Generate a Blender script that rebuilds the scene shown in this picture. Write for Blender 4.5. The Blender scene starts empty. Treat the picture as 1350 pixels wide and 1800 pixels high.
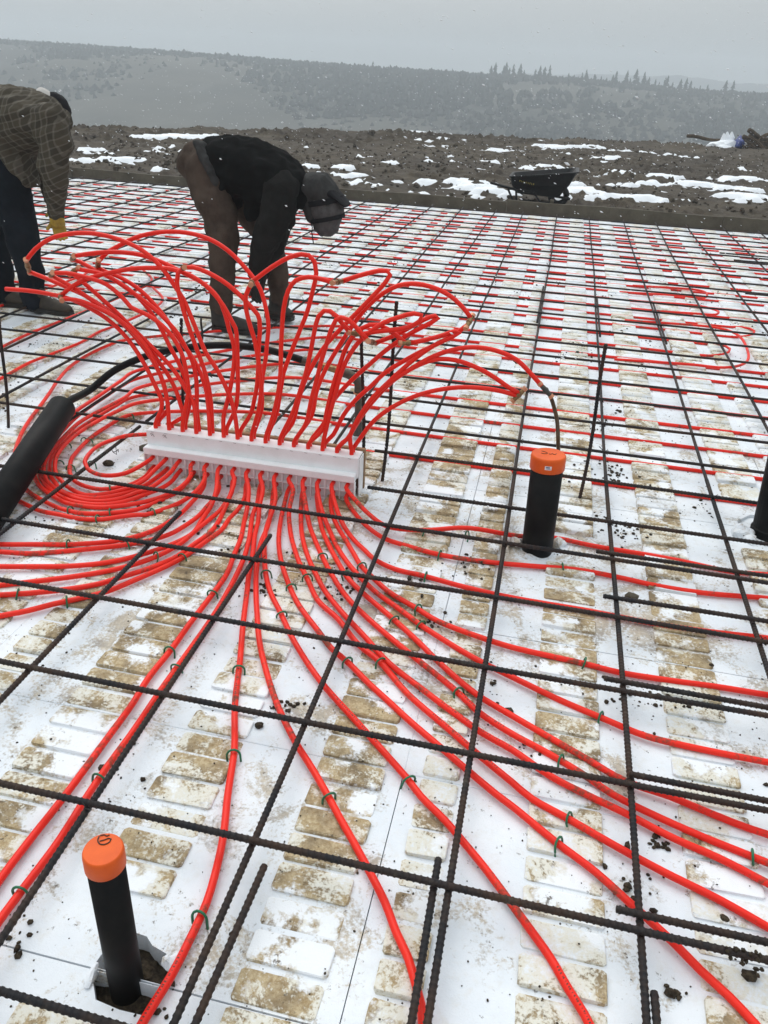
import bpy, bmesh, math, random
import numpy as np
from mathutils import Vector, Matrix
from mathutils.geometry import tessellate_polygon
random.seed(7); RNG = np.random.default_rng(7)
SC = bpy.context.scene; COL = SC.collection
PI = math.pi

# ------------------------------------------------------------------ camera
FPX = 1385.415
CAMP = Vector((1.63031, -0.42470, 1.51))
def cam_basis(p, y, r):
    p, y, r = map(math.radians, (p, y, r))
    f = Vector((math.sin(y)*math.cos(p), math.cos(y)*math.cos(p), -math.sin(p)))
    rt = Vector((math.cos(y), -math.sin(y), 0)); up = rt.cross(f)
    return math.cos(r)*rt+math.sin(r)*up, -math.sin(r)*rt+math.cos(r)*up, f
RT, UP, FW = cam_basis(29.10042, -10.80690, 3.05602)
cam = bpy.data.cameras.new('camera'); camo = bpy.data.objects.new('camera', cam); COL.objects.link(camo)
cam.sensor_fit = 'HORIZONTAL'; cam.sensor_width = 36; cam.lens = 36*FPX/1350
cam.clip_start = 0.05; cam.clip_end = 6000
camo.matrix_world = Matrix(((RT.x, UP.x, -FW.x, CAMP.x), (RT.y, UP.y, -FW.y, CAMP.y), (RT.z, UP.z, -FW.z, CAMP.z), (0, 0, 0, 1)))
SC.camera = camo
# ------------------------------------------------------------------ sky, sun, exposure
SUN_EL, SUN_AZ = 52, -35
world = bpy.data.worlds.new('World'); SC.world = world; world.use_nodes = True
wn = world.node_tree; wn.nodes.clear()
def wnode(t, **k):
    n = wn.nodes.new(t)
    for a, b in k.items(): setattr(n, a, b)
    return n
sky = wnode('ShaderNodeTexSky', sky_type='NISHITA', sun_disc=False, sun_elevation=math.radians(SUN_EL), sun_rotation=math.radians(SUN_AZ), dust_density=6, air_density=1.5)
hs = wnode('ShaderNodeHueSaturation'); hs.inputs['Saturation'].default_value = .25
wn.links.new(sky.outputs[0], hs.inputs['Color'])
bg1 = wnode('ShaderNodeBackground'); bg1.inputs[1].default_value = .05
wn.links.new(hs.outputs[0], bg1.inputs[0])
tc = wnode('ShaderNodeTexCoord'); sx = wnode('ShaderNodeSeparateXYZ'); wn.links.new(tc.outputs['Generated'], sx.inputs[0])
mr = wnode('ShaderNodeMapRange'); mr.inputs['From Min'].default_value = 0; mr.inputs['From Max'].default_value = 1
mr.inputs['To Min'].default_value = .40; mr.inputs['To Max'].default_value = 1.24
wn.links.new(sx.outputs[2], mr.inputs['Value'])
cr = wnode('ShaderNodeMixRGB', blend_type='MULTIPLY'); cr.inputs[0].default_value = 1
wn.links.new(mr.outputs[0], cr.inputs[1]); cr.inputs[2].default_value = (.90, .965, 1.0, 1)
bg2 = wnode('ShaderNodeBackground'); bg2.inputs[1].default_value = .76
wn.links.new(cr.outputs[0], bg2.inputs[0])
ad = wnode('ShaderNodeAddShader'); wo = wnode('ShaderNodeOutputWorld')
wn.links.new(bg1.outputs[0], ad.inputs[0]); wn.links.new(bg2.outputs[0], ad.inputs[1]); wn.links.new(ad.outputs[0], wo.inputs[0])
sl = bpy.data.lights.new('sun', 'SUN'); sl.energy = .5; sl.angle = math.radians(50); sl.color = (1, .97, .93)
so = bpy.data.objects.new('sun', sl); COL.objects.link(so)
so.rotation_euler = (math.radians(90-SUN_EL), 0, math.radians(-SUN_AZ+180))
SC.view_settings.view_transform = 'Standard'; SC.view_settings.look = 'None'
SC.view_settings.exposure = .18; SC.view_settings.gamma = 1; SC.view_settings.use_curve_mapping = False
try:
    SC.cycles.volume_bounces = 2; SC.cycles.max_bounces = 7; SC.cycles.volume_step_rate = 4
except Exception: pass

# ------------------------------------------------------------------ helpers
def ray(px, py): return FW + RT*((px-675)/FPX) - UP*((py-900)/FPX)
def at(px, py, z=0.):                     # point at height z under a place in the picture
    d = ray(px, py); return CAMP + d*((z-CAMP.z)/d.z)
def atY(px, py, Y):
    d = ray(px, py); return CAMP + d*((Y-CAMP.y)/d.y)
def at_lean(px, py, Y0, k, z0=.19):       # point on a plane that leans back by k
    d = ray(px, py); t = (Y0 + k*(CAMP.z-z0) - CAMP.y)/(d.y - k*d.z); return CAMP + d*t
def srgb(r, g, b):
    return tuple(((c/255)/12.92 if c/255 <= .04045 else ((c/255+.055)/1.055)**2.4) for c in (r, g, b))
def noise2(x, y, seed=0):
    x = np.asarray(x, float); y = np.asarray(y, float)
    xi = np.floor(x).astype(np.int64); yi = np.floor(y).astype(np.int64); xf = x-xi; yf = y-yi
    def h(a, b):
        n = (a*374761393 + b*668265263 + seed*1442695041) & 0xffffffff
        n = ((n ^ (n >> 13))*1274126177) & 0xffffffff; n = n ^ (n >> 16)
        return (n & 0xffffff)/float(0xffffff)*2-1
    u = xf*xf*(3-2*xf); v = yf*yf*(3-2*yf)
    return (h(xi, yi)*(1-u)+h(xi+1, yi)*u)*(1-v)+(h(xi, yi+1)*(1-u)+h(xi+1, yi+1)*u)*v
def fbm(x, y, o=4, seed=0):
    s = 0; a = 1.
    for k in range(o):
        s = s + a*noise2(x*2**k, y*2**k, seed+k*17); a *= .5
    return s

class M:                                   # node material builder
    def __init__(s, name, rough=.6, base=(.5,.5,.5), spec=.5, metal=0):
        s.m = bpy.data.materials.new(name); s.m.use_nodes = True; s.n = s.m.node_tree
        s.b = s.n.nodes['Principled BSDF']; s.b.inputs['Roughness'].default_value = rough
        s.b.inputs['Base Color'].default_value = (*base, 1); s.b.inputs['Specular IOR Level'].default_value = spec
        s.b.inputs['Metallic'].default_value = metal; s.co = None
    def N(s, t, **k):
        n = s.n.nodes.new(t)
        for a, b in k.items(): setattr(n, a, b)
        return n
    def L(s, a, b): s.n.links.new(a, b)
    def coord(s, kind='world'):
        if kind == 'world': return s.N('ShaderNodeNewGeometry').outputs['Position']
        return s.N('ShaderNodeTexCoord').outputs['Object']
    def noise(s, scale, co, detail=4, rough=.6, stretch=None, dist=0):
        if stretch:
            mp = s.N('ShaderNodeMapping'); mp.inputs['Scale'].default_value = stretch; s.L(co, mp.inputs[0]); co = mp.outputs[0]
        t = s.N('ShaderNodeTexNoise'); t.inputs['Scale'].default_value = scale; t.inputs['Detail'].default_value = detail
        t.inputs['Roughness'].default_value = rough; t.inputs['Distortion'].default_value = dist
        s.L(co, t.inputs['Vector']); return t.outputs['Fac']
    def ramp(s, fac, lo, hi, a=0., b=1.):
        r = s.N('ShaderNodeMapRange'); r.inputs['From Min'].default_value = lo; r.inputs['From Max'].default_value = hi
        r.inputs['To Min'].default_value = a; r.inputs['To Max'].default_value = b; s.L(fac, r.inputs['Value']); return r.outputs[0]
    def math(s, op, a, b):
        m = s.N('ShaderNodeMath', operation=op)
        for i, v in enumerate((a, b)):
            if isinstance(v, (int, float)): m.inputs[i].default_value = v
            else: s.L(v, m.inputs[i])
        return m.outputs[0]
    def mix(s, fac, a, b):
        m = s.N('ShaderNodeMixRGB')
        if isinstance(fac, (int, float)): m.inputs[0].default_value = fac
        else: s.L(fac, m.inputs[0])
        for i, v in ((1, a), (2, b)):
            if isinstance(v, tuple): m.inputs[i].default_value = (*v[:3], 1)
            else: s.L(v, m.inputs[i])
        return m.outputs[0]
    def color(s, c): s.L(c, s.b.inputs['Base Color']); return s
    def rough(s, c): s.L(c, s.b.inputs['Roughness']); return s
    def bump(s, h, strength=.3, dist=.005):
        b = s.N('ShaderNodeBump'); b.inputs['Strength'].default_value = strength; b.inputs['Distance'].default_value = dist
        s.L(h, b.inputs['Height']); s.L(b.outputs[0], s.b.inputs['Normal']); return s

# ---- materials
WHITE = (.80, .83, .86); TAN = (.30, .205, .09); DARKSOIL = (.045, .034, .024)
def foam_mat(name, nub):
    m = M(name, .75, spec=.25); co = m.coord()
    big = m.noise(.9, co, 3, .5); mid = m.noise(9 if nub else 6, co, 7, .72, dist=.6); fine = m.noise(110, co, 3, .7)
    dark = m.noise(45, co, 4, .75)
    sp = m.N('ShaderNodeSeparateXYZ'); m.L(co, sp.inputs[0])
    far = m.ramp(sp.outputs[1], 2.4, 6.5, 0, .15)
    big2 = m.noise(2.6, co, 3, .5); v = m.math('ADD', m.math('MULTIPLY', big, .35), m.math('ADD', mid, m.math('MULTIPLY', m.math('SUBTRACT', big2, .5), .42))); v = m.math('ADD', v, m.math('MULTIPLY', fine, .42)); v = m.math('SUBTRACT', v, far)
    vd = m.N('ShaderNodeVectorMath', operation='DISTANCE'); m.L(co, vd.inputs[0]); vd.inputs[1].default_value = (1.35, 1.75, 0); v = m.math('ADD', v, m.ramp(vd.outputs['Value'], .1, 1.1, .07, 0))
    vr = m.N('ShaderNodeVectorMath', operation='DISTANCE'); m.L(co, vr.inputs[0]); vr.inputs[1].default_value = (2.3, .5, 0); v = m.math('SUBTRACT', v, m.ramp(vr.outputs['Value'], .2, 1.0, .045, 0))
    t0 = .825 if nub else .915
    stain = m.ramp(v, t0+.01, t0+(.09 if nub else .12), 0, .95 if nub else .7)
    base = m.mix(m.ramp(m.noise(3.3, co, 5, .7), .35, .65), WHITE, (.70, .745, .79)); base = m.mix(m.math('MULTIPLY', m.ramp(m.noise(21, co, 5, .75), .52, .72), .35), base, (.62, .58, .50))
    tan = m.mix(m.ramp(m.noise(95, co, 4, .8), .38, .62), TAN, (.52, .42, .26)); tan = m.mix(m.ramp(m.noise(13, co, 4), .44, .64, 0, .85), tan, (.145, .098, .048))
    if nub:
        cream = m.ramp(v, .66, .80, 0, .8); base = m.mix(cream, base, (.68, .645, .53))
    c = m.mix(stain, base, tan)
    if nub:                                  # snow lying in shapeless patches over the blocks
        sn = m.math('ADD', m.noise(5.2, co, 5, .6), m.math('MULTIPLY', fine, .18)); c = m.mix(m.ramp(sn, .615, .67, 0, .95), c, (.82, .85, .88))
    pat = m.math('ADD', m.noise(2.1, co, 5, .65), m.math('MULTIPLY', m.noise(75, co, 4, .8), .32))
    c = m.mix(m.ramp(pat, .775, .86, 0, .8), c, m.mix(m.ramp(m.noise(50, co, 4, .8), .4, .6), (.44, .36, .24), (.15, .11, .06)))
    ds = m.math('MULTIPLY', m.ramp(m.math('ADD', dark, m.math('MULTIPLY', mid, .35)), .81, .88), .85)
    c = m.mix(ds, c, (.09, .068, .045)); m.color(c)
    m.bump(m.math('ADD', m.noise(260, co, 2), m.math('MULTIPLY', m.noise(28, co, 4), 2.)), .35, .0025); return m.m
MAT = {}
MAT['foam'] = foam_mat('white_foam_sheet', False); MAT['nub'] = foam_mat('muddy_white_foam', True)
def mud_mat():
    m = M('wet_mud', .8, spec=.25); co = m.coord()
    a = m.mix(m.ramp(m.noise(.35, co, 4), .35, .65), (.044, .034, .023), (.096, .077, .050))
    b = m.mix(m.ramp(m.noise(5, co, 6, .7), .35, .7), a, (.052, .040, .028))
    b = m.mix(m.math('MULTIPLY', m.ramp(m.noise(1.6, co, 6, .65, stretch=(.35, 1.6, 1)), .48, .62), .75), b, (.038, .030, .022))
    c = m.mix(m.math('MULTIPLY', m.ramp(m.noise(22, co, 5, .7), .58, .75), .6), b, (.22, .19, .14)); m.color(c)
    m.bump(m.noise(14, co, 8, .75), .7, .04); return m.m
MAT['mud'] = mud_mat()
def soil_mat():
    m = M('dark_soil', .9, spec=.2); co = m.coord()
    m.color(m.mix(m.ramp(m.noise(90, co, 4), .4, .7), (.035, .026, .018), (.11, .085, .055))); m.bump(m.noise(120, co, 6, .7), 1, .01); return m.m
MAT['soil'] = soil_mat()
def snow_mat():
    m = M('fresh_snow', .7, (.84, .87, .90), spec=.3); m.bump(m.noise(30, m.coord(), 6), .4, .02)
    m.b.inputs['Subsurface Weight'].default_value = 0; return m.m
MAT['snow'] = snow_mat()
def rebar_mat():
    m = M('mill_scale_steel', .6, spec=.2); co = m.coord()
    r = m.ramp(m.noise(5, co, 6, .75), .42, .68)
    dirt = m.ramp(m.noise(38, co, 5, .7), .55, .75)
    c = m.mix(r, (.015, .0155, .018), (.055, .030, .018)); c = m.mix(m.math('MULTIPLY', dirt, .6), c, (.085, .07, .052)); m.color(c)
    m.bump(m.noise(300, co, 3), .3, .002); return m.m
MAT['rebar'] = rebar_mat()
def tube_mat():
    m = M('red_plastic', .38, spec=.22); co = m.coord()
    d = m.math('ADD', m.noise(5, co, 5, .65), m.math('MULTIPLY', m.noise(70, co, 4, .7), .45))
    gr = m.N('ShaderNodeSeparateXYZ'); m.L(co, gr.inputs[0])
    low = m.ramp(gr.outputs[2], .07, .14, 1, 0)       # only the runs lying on the ground have been trodden
    f = m.math('MULTIPLY', m.ramp(d, .80, .90, 0, .8), low)
    c = m.mix(m.ramp(m.noise(3, co, 3), .3, .7), (.88, .030, .014), (.78, .021, .012))
    m.color(m.mix(f, c, (.10, .065, .04))); m.rough(m.ramp(f, 0, 1, .33, .85)); return m.m
MAT['tube'] = tube_mat()
def simple(name, base, rough=.5, spec=.5, metal=0, var=0., scale=8, bump=0, other=None, co='world', bscale=60):
    m = M(name, rough, base, spec, metal); c = m.coord(co)
    o = other or tuple(max(0, v*(1-var)) for v in base)
    if var or other: m.color(m.mix(m.ramp(m.noise(scale, c, 6, .65), .4, .68), base, o))
    if bump: m.bump(m.noise(bscale, c, 5), bump, .01)
    return m.m
MAT['abs'] = simple('black_pipe_plastic', (.0035, .004, .0045), .5, .12, other=(.010, .0095, .009), scale=14)
MAT['cap'] = simple('orange_cap_plastic', (.76, .115, .012), .45, .25, other=(.66, .09, .011), scale=20)
MAT['ink'] = simple('marker_ink', (.04, .022, .012), .6)
MAT['paper'] = simple('white_sticker', (.75, .74, .74), .5)
MAT['print'] = simple('sticker_print', (.10, .09, .22), .5)
MAT['brass'] = simple('dull_brass', (.30, .19, .085), .42, .5, .75, other=(.14, .09, .05), scale=60)
MAT['copper'] = simple('copper_ring', (.62, .28, .16), .4, .5, .6)
MAT['steelfit'] = simple('weathered_fitting', (.055, .055, .052), .5, .5, .4, other=(.12, .09, .055), scale=25)
MAT['rusttube'] = simple('brown_tube', (.085, .045, .015), .4, .4, other=(.04, .022, .01), scale=30)
MAT['holder'] = simple('white_vinyl', (.87, .88, .89), .5, .3, other=(.80, .80, .80), scale=12)
MAT['oldwood'] = simple('pale_plywood', (.36, .24, .14), .8, .2, other=(.22, .14, .08), scale=18)
MAT['wetwood'] = simple('muddy_wet_board', (.095, .082, .058), .75, .25, other=(.055, .044, .030), scale=4, bump=.8, bscale=22)
MAT['log'] = simple('bark', (.05, .036, .025), .85, .2, other=(.12, .085, .05), scale=9, bump=.8, bscale=25)
MAT['green'] = simple('green_staple_plastic', (.012, .16, .07), .4, .4, other=(.02, .10, .05), scale=40)
MAT['wire'] = simple('tie_wire', (.02, .018, .016), .5, .4, .3)
MAT['barrow'] = simple('black_barrow_plastic', (.004, .004, .0045), .5, .25, other=(.010, .010, .009), scale=12)
MAT['yellowprint'] = simple('yellow_print', (.28, .23, .03), .5)
MAT['tarp'] = simple('blue_tarp', (.012, .035, .20), .5, .4, other=(.01, .02, .10), scale=6)
MAT['brushfar'] = simple('bare_brush', (.040, .040, .036), .9, .1, other=(.028, .030, .028), scale=.03)
MAT['conifer'] = simple('conifer_needles', (.018, .028, .022), .9, .1, var=.4, scale=.5)
MAT['hill'] = simple('hillside_scrub', (.085, .078, .065), .95, .1, other=(.045, .044, .038), scale=.03)
def hill_mat():
    m = M('scrubby_hillside', .95, spec=.1); co = m.coord()
    a = m.mix(m.ramp(m.noise(.012, co, 6, .6), .4, .62), (.040, .040, .035), (.095, .088, .070))
    b = m.mix(m.math('MULTIPLY', m.ramp(m.noise(.06, co, 7, .75, stretch=(1, .5, 1)), .56, .72), .35), a, (.22, .22, .21)); m.color(b); return m.m
MAT['hill'] = hill_mat()
MAT['farhill'] = simple('far_wooded_ridge', (.05, .052, .05), .95, .1, var=.3, scale=.02)

# ---- mesh building
class MB:
    def __init__(s): s.v = []; s.f = []
    def add(s, v, f):
        o = len(s.v); s.v += [tuple(p) for p in v]; s.f += [tuple(i+o for i in q) for q in f]; return s
    def box(s, a, b, cham=0):
        x0, y0, z0 = a; x1, y1, z1 = b
        v = [(x0,y0,z0),(x1,y0,z0),(x1,y1,z0),(x0,y1,z0),(x0,y0,z1),(x1,y0,z1),(x1,y1,z1),(x0,y1,z1)]
        return s.add(v, [(3,2,1,0),(4,5,6,7),(0,1,5,4),(1,2,6,5),(2,3,7,6),(3,0,4,7)])
    def loft(s, rings, cap=True):
        n = len(rings[0]); v = [p for r in rings for p in r]; f = []
        for k in range(len(rings)-1):
            for i in range(n):
                j = (i+1) % n; f.append((k*n+i, k*n+j, (k+1)*n+j, (k+1)*n+i))
        if cap: f.append(tuple(reversed(range(n)))); f.append(tuple(range((len(rings)-1)*n, len(rings)*n)))
        return s.add(v, f)
    def tube(s, pts, rad, sides=8, cap=True, rib=None):
        P = [Vector(p) for p in pts]; n = len(P)
        if not hasattr(rad, '__len__'): rad = [rad]*n
        T = [(P[min(i+1, n-1)]-P[max(i-1, 0)]).normalized() for i in range(n)]
        a = Vector((0, 0, 1)) if abs(T[0].z) < .9 else Vector((1, 0, 0))
        U = (a - T[0]*a.dot(T[0])).normalized(); rings = []
        for i in range(n):
            U = (U - T[i]*U.dot(T[i])).normalized(); W = T[i].cross(U)
            rings.append([P[i]+(U*math.cos(2*PI*k/sides)+W*math.sin(2*PI*k/sides))*rad[i] for k in range(sides)])
        return s.loft(rings, cap)
    def mesh(s, name, mat, smooth=False):
        me = bpy.data.meshes.new(name); me.from_pydata(s.v, [], s.f); me.validate()
        me.materials.append(mat if not isinstance(mat, str) else MAT[mat])
        if smooth: me.polygons.foreach_set('use_smooth', [True]*len(me.polygons))
        me.update(); return me
    def build(s, name, mat, parent=None, smooth=False, **k):
        return link(name, s.mesh(name, mat, smooth), parent, **k)
def link(name, me, parent=None, label=None, cat=None, group=None, kind=None, loc=None):
    o = bpy.data.objects.new(name, me); COL.objects.link(o); o.parent = parent
    if loc is not None: o.location = loc
    for a, b in (('label', label), ('category', cat), ('group', group), ('kind', kind)):
        if b: o[a] = b
    return o
def thing(name, loc, label, cat, group=None): return link(name, None, None, label, cat, group, loc=loc)
def npmesh(name, V, F, mat, smooth=False):     # V (n,3), F (m,4) or (m,3)
    me = bpy.data.meshes.new(name); n = F.shape[1]
    me.vertices.add(len(V)); me.vertices.foreach_set('co', np.asarray(V, np.float32).ravel())
    me.loops.add(F.size); me.loops.foreach_set('vertex_index', F.astype(np.int32).ravel())
    me.polygons.add(len(F)); me.polygons.foreach_set('loop_start', np.arange(0, F.size, n, dtype=np.int32))
    me.polygons.foreach_set('loop_total', np.full(len(F), n, np.int32))
    me.materials.append(MAT[mat]); me.update(calc_edges=True); me.validate()
    if smooth: me.polygons.foreach_set('use_smooth', [True]*len(me.polygons))
    return me
def grid_mesh(name, xs, ys, Z, mat, mask=None, smooth=True):
    ny, nx = Z.shape; X, Y = np.meshgrid(xs, ys); V = np.stack([X.ravel(), Y.ravel(), Z.ravel()], 1)
    i = np.arange(nx*ny).reshape(ny, nx); F = np.stack([i[:-1, :-1], i[:-1, 1:], i[1:, 1:], i[1:, :-1]], -1).reshape(-1, 4)
    if mask is not None: F = F[mask[:-1, :-1].ravel() | mask[1:, 1:].ravel()]
    used = np.unique(F); remap = np.zeros(len(V), int); remap[used] = np.arange(len(used))
    return npmesh(name, V[used], remap[F], mat, smooth)
def catmull(P, step=.02, r=None):
    P = [Vector(p) for p in P]; Q = [2*P[0]-P[1]]+P+[2*P[-1]-P[-2]]; out = []
    for i in range(1, len(Q)-2):
        a, b, c, d = Q[i-1:i+3]; n = max(1, int((c-b).length/step))
        ta = max((b-a).length, 1e-4)**.5; tb = max((c-b).length, 1e-4)**.5; tcc = max((d-c).length, 1e-4)**.5
        m1 = (c-b) + tb*((b-a)/ta - (c-a)/(ta+tb)); m2 = (c-b) + tb*((d-c)/tcc - (d-b)/(tb+tcc))
        for k in range(n):
            t = k/n; out.append((2*t**3-3*t*t+1)*b+(t**3-2*t*t+t)*m1+(-2*t**3+3*t*t)*c+(t**3-t*t)*m2)
    out.append(P[-1]); return out
def ordn(n):
    return ['first','second','third','fourth','fifth','sixth','seventh','eighth','ninth','tenth','eleventh','twelfth','thirteenth','fourteenth','fifteenth','sixteenth','seventeenth','eighteenth','nineteenth','twentieth','twenty-first','twenty-second','twenty-third','twenty-fourth','twenty-fifth','twenty-sixth','twenty-seventh','twenty-eighth','twenty-ninth','thirtieth','thirty-first'][n-1]

# ------------------------------------------------------------------ GROUND: mud plateau, valley, hills
EDGE = [at(px, py, .12) for px, py in ((-60, 214), (130, 219), (350, 223), (650, 229), (900, 240), (1050, 245), (1180, 249), (1350, 258))]
EX = np.array([e.x for e in EDGE]); EY = np.array([e.y for e in EDGE])
def edgeY(x): return np.interp(x, EX, EY)
def smooth_ground(x, y):
    z = .05*fbm(x*.35, y*.35, 2, 5)+.03
    z = z + .10*np.clip((y-12)/10, 0, 1)*0
    return z
def mud_height(x, y):
    z = smooth_ground(x, y)
    c = fbm(x*3.2, y*3.2, 4, 9)*.034 + fbm(x*9, y*9, 2, 13)*.012 + np.clip(fbm(x*6.5, y*6.5, 3, 31)-.35, 0, 1)*.10
    z = z + c*(.55+.6*np.clip(fbm(x*.4, y*.5, 2, 77)+.4, 0, 1.4))
    e = edgeY(x); z = z + np.exp(-((y-e+.7)/.8)**2)*(.05+.10*np.clip(fbm(x*1.1, y*.6, 3, 3), 0, 1))
    d = y-e-.5; z = np.where(d > 0, z - d*.45 - .02*d*d, z)
    inside = (x > -8.6) & (x < 6.9) & (y > -1.6) & (y < 10.6)
    z = np.where(inside, -.16, z)
    return z
xs = np.concatenate([np.arange(-60, -13, 1.5), np.arange(-13, 16, .055), np.arange(16, 60, 1.5)])
ys = np.concatenate([np.arange(-30, 10, 1.), np.arange(10, 24, .055), np.arange(24, 40, .11), np.arange(40, 60, 1.)])
X, Y = np.meshgrid(xs, ys); Z = mud_height(X, Y); Z = np.maximum(Z, -26)
link('ground', grid_mesh('ground', xs, ys, Z, 'mud'), kind='structure')
# snow that lies in the hollows, the clods poke through it
SN = [(215,370,239,7),(120,205,268,7),(780,862,322,18),(985,1060,338,8),(1050,1205,352,8),(945,1000,258,5),(1010,1120,248,4),(990,1060,258,3),(1100,1180,312,5),(1180,1270,322,5),(1270,1350,312,5),(1250,1350,346,7),(700,750,237,2),(735,790,246,3),(755,800,275,3),(1045,1085,277,3),(930,1000,291,3),(1075,1110,299,4),(1140,1190,306,5),(1300,1345,333,3),(840,900,232,3),(530,560,295,4),(590,625,295,5),(610,640,308,5),(1160,1240,252,3),(850,870,292,4),(640,700,228,2),(1210,1350,330,6),(1000,1200,325,3),(680,700,280,3)]
S = np.full(X.shape, -1.)
for (x0, x1, yc, hh) in SN:
    a = at(x0, yc, .05); b = at(x1, yc, .05); c = (a+b)/2; u = at((x0+x1)/2, yc-hh, .05); v = at((x0+x1)/2, yc+hh, .05)
    L = (b-a).length/2*1.05; W = max((u-v).length/2*.62, .14); d = (b-a).normalized()
    rx = (X-c.x)*d.x+(Y-c.y)*d.y; ry = -(X-c.x)*d.y+(Y-c.y)*d.x
    S = np.maximum(S, 1-np.sqrt((rx/L)**2+(ry/W)**2))
nz = fbm(X*1.3, Y*2.2, 4, 55)
nz2 = fbm(X*5.5, Y*7, 3, 91)
S = np.maximum(S*.85, -.75+.5*fbm(X*.22, Y*.9, 3, 71)+.12) + nz*.55 + nz2*.50 - .31
zs = smooth_ground(X, Y) + np.clip(S, -.5, .35)*.16 + .015 + .012*fbm(X*2, Y*2, 3, 8)
fine = (X > -13) & (X < 16) & (Y > 10.55) & (Y < edgeY(X)+.2)
link('snow', grid_mesh('snow', xs, ys, zs, 'snow', mask=(S > -.35) & fine), kind='structure')

# valley and hillside
CR = [(-700,45),(0,76),(200,89),(400,104),(650,124),(860,137),(1000,143),(1200,163),(1350,172),(2000,215)]
crd = [ray(px, py) for px, py in CR]
def crest(xr):                                  # direction slope -> height of the crest seen from the camera
    return np.interp(xr, [d.x/d.y for d in crd], [d.z/d.y for d in crd])
hx = np.linspace(-1.6, 1.9, 260); hy = np.concatenate([np.linspace(30, 330, 70), np.linspace(335, 600, 60)])
A, D = np.meshgrid(hx, hy); XX = CAMP.x+A*D; YY = CAMP.y+D
zc = CAMP.z+crest(A)*345
prof = np.clip((D-110)/(345-110), 0, 1); prof = prof*prof*(3-2*prof)
ZZ = -27 + (zc+27)*prof - np.clip(D-345, 0, None)*.06
ZZ += fbm(XX*.02, YY*.02, 4, 4)*2.6*np.clip((D-60)/80, 0, 1)*np.clip(1.15-np.abs(D-345)/1e9-np.exp(-((D-345)/60)**2), .12, 1)
V = np.stack([XX.ravel(), YY.ravel(), ZZ.ravel()], 1); ny, nx = A.shape; I = np.arange(nx*ny).reshape(ny, nx)
F = np.stack([I[:-1, :-1], I[:-1, 1:], I[1:, 1:], I[1:, :-1]], -1).reshape(-1, 4)
link('hillside', npmesh('hillside', V, F, 'hill', True), kind='structure')
CR2 = [ray(px, py) for px, py in ((600,140),(900,133),(1040,132),(1130,133),(1200,137),(1280,146),(1350,150),(2000,190))]
A2, D2 = np.meshgrid(np.linspace(-1.2, 1.6, 160), np.linspace(600, 1000, 30))
z2 = CAMP.z+np.interp(A2, [d.x/d.y for d in CR2], [d.z/d.y for d in CR2])*800
ZZ2 = -20+(z2+20)*np.clip((D2-600)/200, 0, 1)+fbm(A2*60, D2*.02, 3, 6)*2.0
I = np.arange(A2.size).reshape(A2.shape); F = np.stack([I[:-1, :-1], I[:-1, 1:], I[1:, 1:], I[1:, :-1]], -1).reshape(-1, 4)
link('far_ridge', npmesh('far_ridge', np.stack([(CAMP.x+A2*D2).ravel(), (CAMP.y+D2).ravel(), ZZ2.ravel()], 1), F, 'farhill', True), kind='structure')
# brush and bare wood on the hillside (reads as one mass)
bv, bf = [], []
def hill_z(a, d):
    z0 = CAMP.z+np.interp(a, [q.x/q.y for q in crd], [q.z/q.y for q in crd])*345
    p = min(max((d-110)/235, 0), 1); p = p*p*(3-2*p); return -27+(z0+27)*p-max(d-345, 0)*.06
mb = MB()
for k in range(21000):
    d = random.choice((random.uniform(165, 350), random.uniform(230, 350), random.uniform(336, 350))); a = random.uniform(-.95, .62)
    if d < 330 and fbm(np.array([a*7]), np.array([d*.02]), 3, 12)[0] < random.uniform(-.6, .5): continue
    x, y, z = CAMP.x+a*d, CAMP.y+d, hill_z(a, d); h = random.uniform(.8, 2.6) if d < 335 else random.uniform(.7, 2.1); w = h*random.uniform(.35, .7)
    n = 5; v = []
    for (hh, ww) in ((0, .7), (.5, 1.), (.85, .55)):
        v.append([(x+math.cos(2*PI*i/n)*w*ww*random.uniform(.6, 1.3), y+math.sin(2*PI*i/n)*w*ww, z-.5+h*hh*random.uniform(.85, 1.15)) for i in range(n)])
    mb.loft(v, False); top = len(mb.v); mb.add([v[-1][i] for i in range(n)]+[(x+random.uniform(-.2, .2), y, z-.5+h*random.uniform(1, 1.25))], [(i, (i+1) % n, n) for i in range(n)])
o = mb.build('hillside_brush', 'brushfar', kind='stuff'); o['label'] = 'bare grey brush covering the far hillside'; o['category'] = 'brush'
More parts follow.
